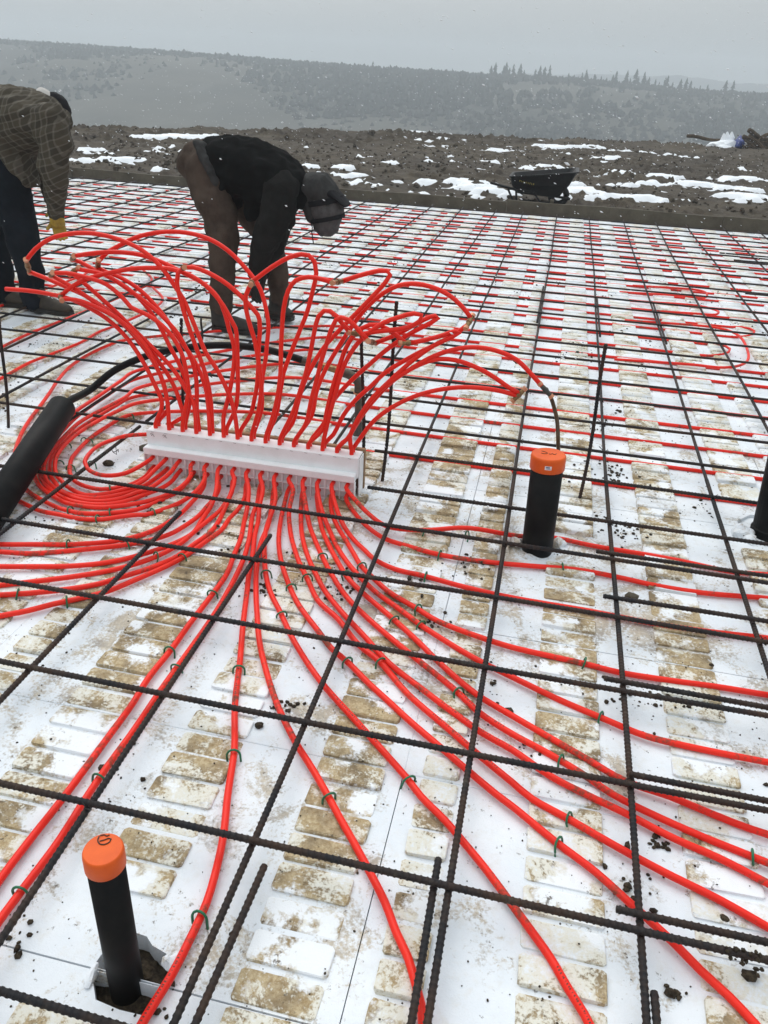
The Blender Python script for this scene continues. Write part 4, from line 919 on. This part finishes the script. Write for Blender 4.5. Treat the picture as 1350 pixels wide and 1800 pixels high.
o = mb.build('brush_pile', 'log', kind='stuff'); o['label'] = 'tangle of broken branches at the right edge'; o['category'] = 'brush pile'
def mound(name, mat, pts, lab, cat, hh, seed):
    c = D(*pts[0]); a = D(*pts[1]); me = lump(c, (abs(a.x-c.x), .5, hh), mat, seed, sub=3); o = link(name, me, None, lab, cat, loc=c); return o
mound('snow_heap', 'snow', ((1278,262),(1245,262)), 'white snow heap left of the brush pile', 'snow heap', .26, 4)
for k, (px, py) in enumerate(((1268,246),(1274,243),(1282,243))):
    c = D(px, py+8); mb = MB().tube([c, c+Vector((.03, 0, .15)), c+Vector((.0, 0, .30))], [.10, .09, .02], 7); mb.build('plastic_sheet_peak', 'snow', label='white upright scrap on the snow heap, %s from the left' % ordn(k+1), cat='scrap', group='white scraps on the snow heap')
mound('blue_tarp', 'tarp', ((1297,255),(1288,255)), 'crumpled blue tarp between snow heap and brush pile', 'tarp', .22, 9)
# clods on the mud (individual large ones) and crumbs
mb = MB(); rnd = random.Random(11)
for k in range(3600):
    px, py = rnd.uniform(0, 1350), rnd.choice((rnd.uniform(222, 300), rnd.uniform(250, 375))); p = at(px, py, .06)
    if p.y < 10.7 or p.y > float(edgeY(p.x))-.1: continue
    r = rnd.uniform(.010, .032)*(1 if rnd.random() < .93 else 2.); n = 5; z = float(mud_height(np.array([p.x]), np.array([p.y]))[0]); 
    rr = [[(p.x+math.cos(2*PI*i/n+a)*r*w*rnd.uniform(.7, 1.2), p.y+math.sin(2*PI*i/n+a)*r*w*rnd.uniform(.5, 1.4), z+h3*r*rnd.uniform(.6, 1.2)) for i in range(n)] for a, w, h3 in ((0, 1, -.6), (.3, 1.1, .3), (.5, .6, .95))]
    mb.loft(rr)
o = mb.build('mud_clods', 'mud', kind='stuff'); o['label'] = 'clods of mud strewn behind the slab'; o['category'] = 'mud clods'
# dark crumbs of soil on the foam
V0, F0 = [], []; bm = bmesh.new(); bmesh.ops.create_icosphere(bm, subdivisions=1, radius=1)
iv = np.array([v.co[:] for v in bm.verts]); jf = np.array([[v.index for v in f.verts] for f in bm.faces]); bm.free()
Vs, Fs = [], []; off = 0
cl = [(RNG.uniform(-1.5, 4.2), RNG.uniform(.1, 7)) for _ in range(150)]
def put(x, y, r):
    global off
    c = ((x-.525) % 1.235)+.525; onn = any(a <= c <= b_ for a, b_ in BANDS); z = ((.0090 if y < 1.9 else .0165) if onn else .0)+r*.35
    for P in HOLES:
        if inpoly(x, y, P): z = -.055
    Vs.append(iv*np.array([r*RNG.uniform(.7, 1.3), r*RNG.uniform(.7, 1.3), r*RNG.uniform(.5, .8)])*RNG.uniform(.72, 1.2, (len(iv), 1))+np.array([x, y, z])); Fs.append(jf+off); off += len(iv)
for k in range(5200): put(RNG.uniform(-1.6, 4.0), RNG.uniform(.05, 5.5)**1.0, RNG.choice([.0016, .0022, .003], p=[.5, .35, .15])*RNG.uniform(.8, 1.3))
for (cx, cy) in cl:
    for _ in range(int(RNG.integers(6, 26))): put(cx+RNG.normal()*.05, cy+RNG.normal()*.05, RNG.choice([.002, .004, .007, .010], p=[.5, .3, .14, .06])*RNG.uniform(.8, 1.2))
for (px, py, n, s_) in ((1315,1705,9,.012),(1180,1740,6,.01),(1080,830,60,.07),(820,1000,20,.05),(470,1040,25,.03),(760,1100,25,.03),(40,1640,8,.02),(495,1240,20,.02),(1160,1480,18,.012),(1110,1055,10,.012),(690,460,10,.05),(590,1030,40,.05),(250,1740,60,.03),(1085,930,40,.06),(1060,745,30,.05)):
    p = at(px, py, 0)
    for _ in range(n): put(p.x+RNG.normal()*s_, p.y+RNG.normal()*s_, RNG.uniform(.002, .0085))
for k in range(260):
    x = RNG.uniform(2.14, 2.75); a = RNG.uniform(0, 6.28); rr_ = RNG.uniform(.002, .006)
    put(x, .633-.012+math.cos(a)*.010, rr_); Vs[-1] = Vs[-1]+np.array([0, 0, ZH-.012+math.sin(a)*.010])
link('soil_crumbs', npmesh('soil_crumbs', np.concatenate(Vs), np.concatenate(Fs), 'soil'), None, 'dark soil crumbs scattered over the foam', 'soil crumbs', kind='stuff')
for k, (px, py, r, lab) in enumerate(((190,813,.022,'dark stone lying inside the innermost tube curl'),(255,787,.028,'half buried grey stone beside the left end of the rack'),(1318,1712,.016,'dark soil clod at the lower right below the doubled rebar'),(1180,1742,.011,'small dark clod near the bottom edge right of the upright rebar'),(1275,1612,.011,'small clod right of centre above the doubled rebar end'),(1110,1047,.020,'grey clod beside the lap rebar end right of the middle pipe'),(905,656,.024,'dark lump on the rebar above the middle capped pipe'),(455,1272,.013,'dark clod left of a red tube at left of centre'))):
    g0 = at(px, py, .01); o = link('soil_clod', lump(g0, (r, r*.8, r*.7), 'soil' if k not in (1, 5) else 'wetwood', 60+k), None, lab, 'soil clod', 'clods and stones on the foam', loc=(g0.x, g0.y, r*.3 if k != 6 else .085))

# ------------------------------------------------------------------ PEOPLE
def plaid_mat():
    m = M('plaid_flannel', .9, spec=.15); co = m.coord('object'); nz = m.N('ShaderNodeMixRGB'); nz.blend_type = 'ADD'
    nn = m.N('ShaderNodeTexNoise'); nn.inputs['Scale'].default_value = 6; m.L(co, nn.inputs[0]); nz.inputs[0].default_value = .035; m.L(co, nz.inputs[1]); m.L(nn.outputs['Color'], nz.inputs[2])
    def band(rot, sc, lo):
        mp = m.N('ShaderNodeMapping'); mp.inputs['Rotation'].default_value = rot; m.L(nz.outputs[0], mp.inputs[0])
        w = m.N('ShaderNodeTexWave'); w.inputs['Scale'].default_value = sc; w.inputs['Distortion'].default_value = .4; m.L(mp.outputs[0], w.inputs[0]); return m.ramp(w.outputs['Fac'], lo, lo+.12)
    a = band((0, .25, .5), 9, .80); b = band((0, 1.8, .3), 9, .84); c2 = band((0, .25, .5), 4.5, .5); d2 = band((0, 1.8, .3), 4.5, .5)
    c = m.mix(m.math('MULTIPLY', m.math('ADD', c2, d2), .32), (.066, .056, .040), (.030, .026, .020))
    c = m.mix(m.math('MULTIPLY', m.math('ADD', a, b), .20), c, (.24, .22, .185)); m.color(c)
    m.bump(m.noise(300, co, 2), .2, .002); return m.m
MAT['plaid'] = plaid_mat()
MAT['jeans'] = simple('dark_denim', (.005, .0075, .011), .9, .1, other=(.012, .016, .022), scale=5, bump=.2, bscale=200)
MAT['jacket'] = simple('black_fleece', (.006, .0065, .0065), .95, .05, other=(.011, .0115, .0115), scale=6, bump=.3, bscale=150)
MAT['sleeve'] = simple('grey_black_cloth', (.019, .019, .018), .95, .05, other=(.011, .011, .0105), scale=6, bump=.3, bscale=150)
MAT['canvas'] = simple('brown_canvas', (.078, .057, .044), .9, .1, other=(.040, .029, .023), scale=7, bump=.3, bscale=160)
MAT['boot'] = simple('worn_boot_leather', (.055, .043, .030), .7, .3, other=(.028, .023, .018), scale=14)
MAT['darkboot'] = simple('dark_boot_leather', (.035, .031, .026), .7, .3, other=(.018, .016, .014), scale=14)
MAT['skin'] = simple('skin', (.45, .26, .19), .6, .3)
MAT['yglove'] = simple('yellow_work_glove', (.42, .27, .035), .7, .3, other=(.24, .15, .03), scale=20)
MAT['dglove'] = simple('dark_glove', (.02, .019, .018), .8, .2)
MAT['hood'] = simple('grey_hood', (.048, .048, .047), .9, .1, other=(.028, .028, .028), scale=12, bump=.3, bscale=150)
MAT['blackcap'] = simple('black_cap', (.008, .008, .010), .8, .2)
MAT['greyknit'] = simple('grey_knit', (.095, .090, .090), .9, .1, other=(.055, .052, .052), scale=30, bump=.4, bscale=220)
MAT['hair'] = simple('pale_hair', (.5, .48, .45), .8, .2)
def chain(mb, pts, n=14, side=Vector((0, 1, 0))):
    """closed tube with elliptical sections; pts = (point, in-plane radius, sideways radius)"""
    P = [Vector(p[0]) for p in pts]; rings = []
    for i, p in enumerate(pts):
        T = (P[min(i+1, len(P)-1)]-P[max(i-1, 0)]).normalized()
        S_ = (side-T*side.dot(T)).normalized(); W_ = T.cross(S_)
        ra = p[1]; rb = p[2] if len(p) > 2 else p[1]
        rings.append([P[i]+W_*ra*math.cos(2*PI*k/n)+S_*rb*math.sin(2*PI*k/n) for k in range(n)])
        if i == 0:
            for q, e in ((.55, .85), (.9, .45)): rings.insert(0, [P[0]-T*ra*q+W_*ra*e*math.cos(2*PI*k/n)+S_*rb*e*math.sin(2*PI*k/n) for k in range(n)])
        if i == len(pts)-1:
            for q, e in ((.55, .85), (.9, .45)): rings.append([P[i]+T*ra*q+W_*ra*e*math.cos(2*PI*k/n)+S_*rb*e*math.sin(2*PI*k/n) for k in range(n)])
    mb.loft(rings)
def fuse(name, mb, mat, parent, vox=.014, smooth=4, fold=0., fscale=.12):
    """weld the overlapping volumes into one continuous skin"""
    me = mb.mesh(name, mat); o = bpy.data.objects.new(name, me); COL.objects.link(o)
    r = o.modifiers.new('r', 'REMESH'); r.mode = 'VOXEL'; r.voxel_size = vox; r.use_smooth_shade = True
    s_ = o.modifiers.new('s', 'SMOOTH'); s_.iterations = smooth; s_.factor = .6
    if fold:
        tx = bpy.data.textures.new('folds', 'CLOUDS'); tx.noise_scale = fscale; tx.noise_depth = 2
        d_ = o.modifiers.new('d', 'DISPLACE'); d_.texture = tx; d_.strength = fold; d_.mid_level = .5; d_.texture_coords = 'LOCAL'
    dg = bpy.context.evaluated_depsgraph_get(); m2 = bpy.data.meshes.new_from_object(o.evaluated_get(dg)); m2.name = name
    bpy.data.objects.remove(o); 
    if not m2.materials: m2.materials.append(MAT[mat])
    m2.polygons.foreach_set('use_smooth', [True]*len(m2.polygons))
    # local coordinates about the parent
    off = parent.location
    for v in m2.vertices: v.co -= off
    return link(name, m2, parent)
def glove(parent, wrist, tip_dir, across, mat, size=.18, curl=.5):
    t = Vector(tip_dir).normalized(); a = Vector(across); a = (a-t*a.dot(t)).normalized(); nrm = t.cross(a); mb = MB(); w = Vector(wrist)
    chain(mb, [(w-t*.03, .027, .034), (w+t*.02, .020, .036), (w+t*.06, .018, .042), (w+t*.085, .016, .040)], 12, a)
    for k, (off, L) in enumerate(((-.032, .062), (-.011, .074), (.011, .070), (.031, .056))):
        b0 = w+t*.082+a*off; d1 = (t*math.cos(curl*.5)+nrm*math.sin(curl*.5)); d2 = (t*math.cos(curl*1.5)+nrm*math.sin(curl*1.5))
        chain(mb, [(b0-t*.02, .0105), (b0+d1*L*.45, .0105), (b0+d1*L*.45+d2*L*.35, .0095), (b0+d1*L*.45+d2*L*.6, .0085)], 8, a)
    th = (t*.7-a*.75).normalized(); b0 = w+t*.02-a*.028; chain(mb, [(b0, .014), (b0+th*.03, .0125), (b0+th*.03+(th+nrm*.6).normalized()*.03, .011)], 8, nrm)
    return fuse('glove', mb, mat, parent, .0045, 2)
# --- worker in black, bent over
def Q(px, py, Y): return atY(px, py, Y)
foot = at(395, 590, 0)
w2 = thing('person', (foot.x, 4.45, 0), 'person in black jacket and brown trousers bent double, wearing a striped grey cap', 'person')
YN, YF, YC = 4.27, 4.66, 4.46
def leg(mb, pts): chain(mb, pts, 14)
body = MB()
chain(body, [(Q(362,298,YC), .12, .15), (Q(420,285,YC), .13, .16), (Q(480,308,YC), .11, .15), (Q(515,328,YC), .07, .10), (Q(546,340,YC), .045), (Q(563,352,YC), .07)])
chain(body, [(Q(563,345,YC), .085, .075), (Q(572,368,YC), .095, .078), (Q(574,388,YC), .075, .062)])
chain(body, [(Q(556,392,YC), .014), (Q(560,402,YC), .012)], 8)
for Y_, K in ((YN, [(365,305),(392,420),(392,530),(400,572),(432,588)]), (YF, [(400,310),(480,420),(488,520),(490,545),(512,556)])):
    chain(body, [(Q(*K[0], Y_*.6+YC*.4), .085), (Q(*K[1], Y_), .058), (Q(*K[2], Y_), .042), (Q(*K[3], Y_), .04), (Q(*K[4], Y_), .03)])
for Y_, E_, H_ in ((YN+.03, (470,412), (447,498)), (YF-.06, (489,413), (463,486))):
    chain(body, [(Q(495,335,Y_*.8+YC*.2), .045), (Q(*E_, Y_), .035), (Q(*H_, Y_*.7+YC*.3), .022)])
fuse('body', body, 'skin', w2, .014)
tr = MB()
chain(tr, [(Q(352,285,YC), .135, .17), (Q(385,300,YC), .13, .17)])
chain(tr, [(Q(362,300,YN+.09), .135, .12), (Q(377,350,YN+.05), .118, .115), (Q(393,415,YN), .094, .09), (Q(393,450,YN), .082, .08), (Q(390,500,YN), .076, .076), (Q(388,535,YN), .078, .076)])
chain(tr, [(Q(390,310,YF-.08), .13, .12), (Q(440,370,YF-.03), .11, .10), (Q(480,425,YF), .082, .08), (Q(489,480,YF), .065, .065), (Q(490,530,YF), .063, .062)])
fuse('trousers', tr, 'canvas', w2, .013, 3, .05, .11)
jk = MB()
chain(jk, [(Q(391,285,YC), .155, .20), (Q(405,288,YC), .165, .205), (Q(440,298,YC), .180, .215), (Q(475,312,YC), .172, .225), (Q(508,328,YC), .140, .215), (Q(533,340,YC), .095, .12)])
chain(jk, [(Q(402,320,YC-.05), .06, .17), (Q(412,362,YC-.03), .03, .16)])     # loose front hanging down
chain(jk, [(Q(455,345,YC), .08, .18), (Q(450,375,YC), .045, .15)])
fuse('jacket', jk, 'jacket', w2, .013, 3, .05, .10)
sv = MB()
chain(sv, [(Q(492,335,YN+.05), .115, .10), (Q(488,370,YN), .105, .095), (Q(470,415,YN), .088, .085), (Q(456,455,YN+.05), .072, .07), (Q(449,482,YN+.08), .055, .055)])
fuse('sleeve', sv, 'sleeve', w2, .012, 3, .045, .09)
sv = MB()
chain(sv, [(Q(505,335,YF-.08), .10, .09), (Q(500,370,YF-.06), .09, .08), (Q(488,415,YF-.06), .075, .075), (Q(470,460,YF-.1), .06, .06), (Q(462,482,YF-.12), .05, .05)])
fuse('sleeve', sv, 'sleeve', w2, .012, 3, .045, .09)
glove(w2, Q(447,492,YN+.1), (-.05, .15, -1), (.3, 1, 0), 'dglove', curl=.7); glove(w2, Q(462,492,YF-.14), (-.15, -.1, -1), (.3, -1, 0), 'dglove', curl=.7)
def boot(parent, heel, toe, ankle, mat, w=.052, h=.07):
    mb = MB(); d = (toe-heel).normalized(); n = 14; z0 = heel.z
    chain(mb, [(ankle+Vector((0, 0, .05)), .065, .06), (ankle, .062, .058), (ankle.lerp(heel, .5)+d*.02, .060, .055)], n)
    L = (toe-heel).length
    chain(mb, [(heel+d*.045+Vector((0, 0, .045)), .045, w*.85), (heel+d*L*.45+Vector((0, 0, .05)), .045, w), (heel+d*L*.75+Vector((0, 0, .038)), .036, w*1.08), (heel+d*(L-.03)+Vector((0, 0, .03)), .028, w*.85)], n, d.cross(Vector((0, 0, 1))))
    b_ = fuse('boot', mb, mat, parent, .010, 2)
    so_ = MB(); sd = Vector((-d.y, d.x, 0)).normalized(); pr = [(0, .8), (.15, 1), (.45, .9), (.7, 1.12), (.9, .9), (1, .45)]
    ring = [heel+d*L*t+sd*w*e for t, e in pr]+[heel+d*L*t-sd*w*e for t, e in reversed(pr)]
    so_.loft([[p-parent.location+Vector((0, 0, -.004-heel.z+z0)) for p in ring], [p-parent.location+Vector((0, 0, .024)) for p in ring]]); so_.build('sole', 'wire', b_)
Zf = .024
h1 = at(372, 580, Zf); t1 = at(450, 590, Zf)
boot(w2, Vector((h1.x, YN-.02, Zf)), Vector((t1.x, YN-.03, Zf)), Q(388, 556, YN), 'darkboot')
h2 = at(474, 552, Zf); boot(w2, Vector((h2.x+.0, YF, Zf)), Vector((at(521, 558, Zf).x, YF-.05, Zf)), Q(489, 540, YF), 'darkboot')
hd = MB(); chain(hd, [(Q(548,330,YC), .088, .11), (Q(562,330,YC), .10, .115), (Q(572,345,YC), .095, .11)]); chain(hd, [(Q(545,345,YC), .06, .09), (Q(552,378,YC), .05, .08)])
fuse('hood', hd, 'hood', w2, .010, 2, .02, .06)
cp = MB(); chain(cp, [(Q(568,348,YC), .110, .10), (Q(575,372,YC), .112, .102), (Q(574,392,YC), .085, .08)])
kc = fuse('knit_cap', cp, 'greyknit', w2, .010, 2, .012, .04)
def bandring(c, ax, ra, rb, wd, nm, mat, par):
    ax = ax.normalized(); S_ = Vector((0, 1, 0)); W_ = ax.cross(S_); rr = []
    for q, e in ((-wd, .985), (-wd*.8, 1.0), (wd*.8, 1.0), (wd, .985)): rr.append([c+ax*q+W_*ra*e*math.cos(2*PI*k/28)+S_*rb*e*math.sin(2*PI*k/28)-w2.location for k in range(28)])
    MB().loft(rr, False).build(nm, mat, par, smooth=True)
axd = Q(575, 392, YC)-Q(566, 345, YC)
bandring(Q(570,353,YC), axd, .122, .110, .016, 'stripe', 'blackcap', w2); bandring(Q(575,383,YC), axd, .112, .103, .012, 'stripe', 'blackcap', w2)
br = MB(); chain(br, [(Q(584,338,YC), .035, .10), (Q(598,348,YC), .018, .095), (Q(611,361,YC), .009, .08)], 12); fuse('visor', br, 'blackcap', w2, .008, 1)
pm = MB(); chain(pm, [(Q(560,398,YC), .035, .04), (Q(566,410,YC), .022, .03)], 12); fuse('scarf', pm, 'blackcap', w2, .008, 1)
cd = MB().tube([p-w2.location for p in (Q(547,390,YC-.09), Q(549,400,YC-.09), Q(548,408,YC-.09), Q(551,428,YC-.09))], .0035, 5); cd.build('drawstring', 'blackcap', w2)
st = MB(); chain(st, [(Q(366,258,YC-.06), .025, .10), (Q(372,275,YC-.06), .02, .09)], 10)
sh = MB(); chain(sh, [(Q(370,268,YC-.06), .035, .17), (Q(380,300,YC-.12), .04, .13), (Q(388,325,YC-.14), .03, .10)], 12); fuse('shirt_tail', sh, 'hood', w2, .012, 2, .03, .06)
# --- worker in the plaid shirt, partly out of the picture
YA = 4.40
w1 = thing('person', (at(60, 550, 0).x, YA, 0), 'person in plaid shirt, jeans and yellow gloves bending down at the left edge', 'person')
def chainQ(mb, L): chain(mb, [(Q(a, b, c), *r) for a, b, c, *r in L])
bd = MB()
chainQ(bd, [(-30,290,YA,.13,.16), (10,235,YA,.14,.17), (60,215,YA,.12,.16), (90,212,YA+.03,.07,.09), (101,203,YA+.12,.045), (106,198,YA+.2,.06)])
chainQ(bd, [(96,190,YA+.18,.068,.065), (101,200,YA+.22,.07,.07), (102,210,YA+.22,.045,.045)])
chainQ(bd, [(95,222,YA-.15,.06), (92,310,YA-.17,.045), (97,375,YA-.15,.032)])
chainQ(bd, [(70,222,YA+.22,.06), (80,300,YA+.25,.045), (100,360,YA+.2,.032)])
chainQ(bd, [(-5,300,YA-.12,.085), (38,400,YA-.17,.06), (52,505,YA-.17,.045), (60,535,YA-.17,.04), (100,545,YA-.17,.03)])
chainQ(bd, [(-45,300,YA+.1,.085), (-15,400,YA-.05,.06), (-5,500,YA-.12,.045), (5,535,YA-.15,.04), (35,540,YA-.15,.03)])
fuse('body', bd, 'skin', w1, .014)
jn = MB()
chainQ(jn, [(-40,300,YA,.15,.19), (-5,275,YA,.15,.18)])
chainQ(jn, [(5,290,YA-.09,.155,.14), (18,340,YA-.13,.135,.125), (36,400,YA-.16,.112,.10), (46,450,YA-.17,.095,.09), (56,500,YA-.17,.085,.085), (62,525,YA-.17,.085,.085)])
chainQ(jn, [(-45,295,YA+.08,.15,.13), (-28,360,YA-.02,.12,.11), (-15,420,YA-.06,.10,.09), (0,480,YA-.12,.085,.085), (8,520,YA-.14,.082,.08)])
fuse('jeans', jn, 'jeans', w1, .013, 3, .045, .12)
sh = MB()
chainQ(sh, [(-50,245,YA,.20,.21), (-10,225,YA,.225,.23), (25,215,YA,.215,.24), (60,213,YA,.185,.24), (88,214,YA,.13,.21), (103,212,YA,.07,.12)])
chainQ(sh, [(20,262,YA-.1,.08,.15), (42,300,YA-.12,.05,.12), (57,325,YA-.13,.022,.09)])
chainQ(sh, [(88,215,YA-.13,.125,.10), (97,255,YA-.18,.105,.09), (94,305,YA-.20,.085,.08), (97,350,YA-.18,.068,.062), (99,372,YA-.17,.052,.05)])
chainQ(sh, [(70,225,YA+.2,.10,.09), (76,290,YA+.25,.085,.08), (95,350,YA+.2,.06,.055)])
fuse('shirt', sh, 'plaid', w1, .013, 3, .05, .11)
glove(w1, Q(100,383,YA-.16), (.12, -.05, -1), (.8, .6, 0), 'yglove', curl=.8); glove(w1, Q(98,362,YA+.18), (.1, -.1, -1), (.8, .6, 0), 'yglove', curl=.8)
cf = MB(); chainQ(cf, [(99,378,YA-.165,.047,.045), (101,390,YA-.165,.045,.045)]); fuse('glove_cuff', cf, 'yglove', w1, .007, 1)
cp = MB(); chainQ(cp, [(90,183,YA+.13,.06,.08), (96,188,YA+.18,.088,.09), (101,198,YA+.21,.090,.09), (102,208,YA+.22,.07,.07)]); fuse('cap', cp, 'blackcap', w1, .010, 2)
hr = MB(); chainQ(hr, [(74,168,YA+.1,.045,.06), (84,176,YA+.12,.05,.06)]); fuse('hair', hr, 'hair', w1, .010, 2)
b1 = at(48, 548, Zf); b2 = at(129, 552, Zf)
boot(w1, Vector((b1.x, YA-.17, Zf)), Vector((b2.x, YA-.20, Zf)), Q(66, 528, YA-.17), 'boot')
b1 = at(-28, 545, Zf); b2 = at(46, 548, Zf)
boot(w1, Vector((b1.x, YA-.15, Zf)), Vector((b2.x, YA-.12, Zf)), Q(5, 526, YA-.15), 'boot')

# ------------------------------------------------------------------ FALLING SNOW
rnd = np.random.default_rng(21); Vs, Fs = [], []; off = 0
oc = np.array([(1,0,0),(-1,0,0),(0,1,0),(0,-1,0),(0,0,1),(0,0,-1)], float); of = np.array([(0,2,4),(2,1,4),(1,3,4),(3,0,4),(2,0,5),(1,2,5),(3,1,5),(0,3,5)])
wind = Vector((.93, 0, -.36)).normalized(); e1 = np.array(wind[:]); e2 = np.array([0, 1., 0]); e3 = np.cross(e1, e2)
for k in range(9500):
    x, y, z = rnd.uniform(-6, 9), rnd.uniform(1.2, 16), rnd.uniform(.15, 3.6)
    r = rnd.uniform(.0014, .0030)*(1 if y < 5 else 1.5); v = oc*np.array([r*rnd.uniform(1.6, 3.2), r, r])*rnd.uniform(.7, 1.2, (6, 1))
    Vs.append(v[:, :1]*e1+v[:, 1:2]*e2+v[:, 2:3]*e3+np.array([x, y, z])); Fs.append(of+off); off += 6
link('falling_snow', npmesh('falling_snow', np.concatenate(Vs), np.concatenate(Fs), 'snow'), None, 'wind driven snowflakes in the air', 'snowflakes', kind='stuff')
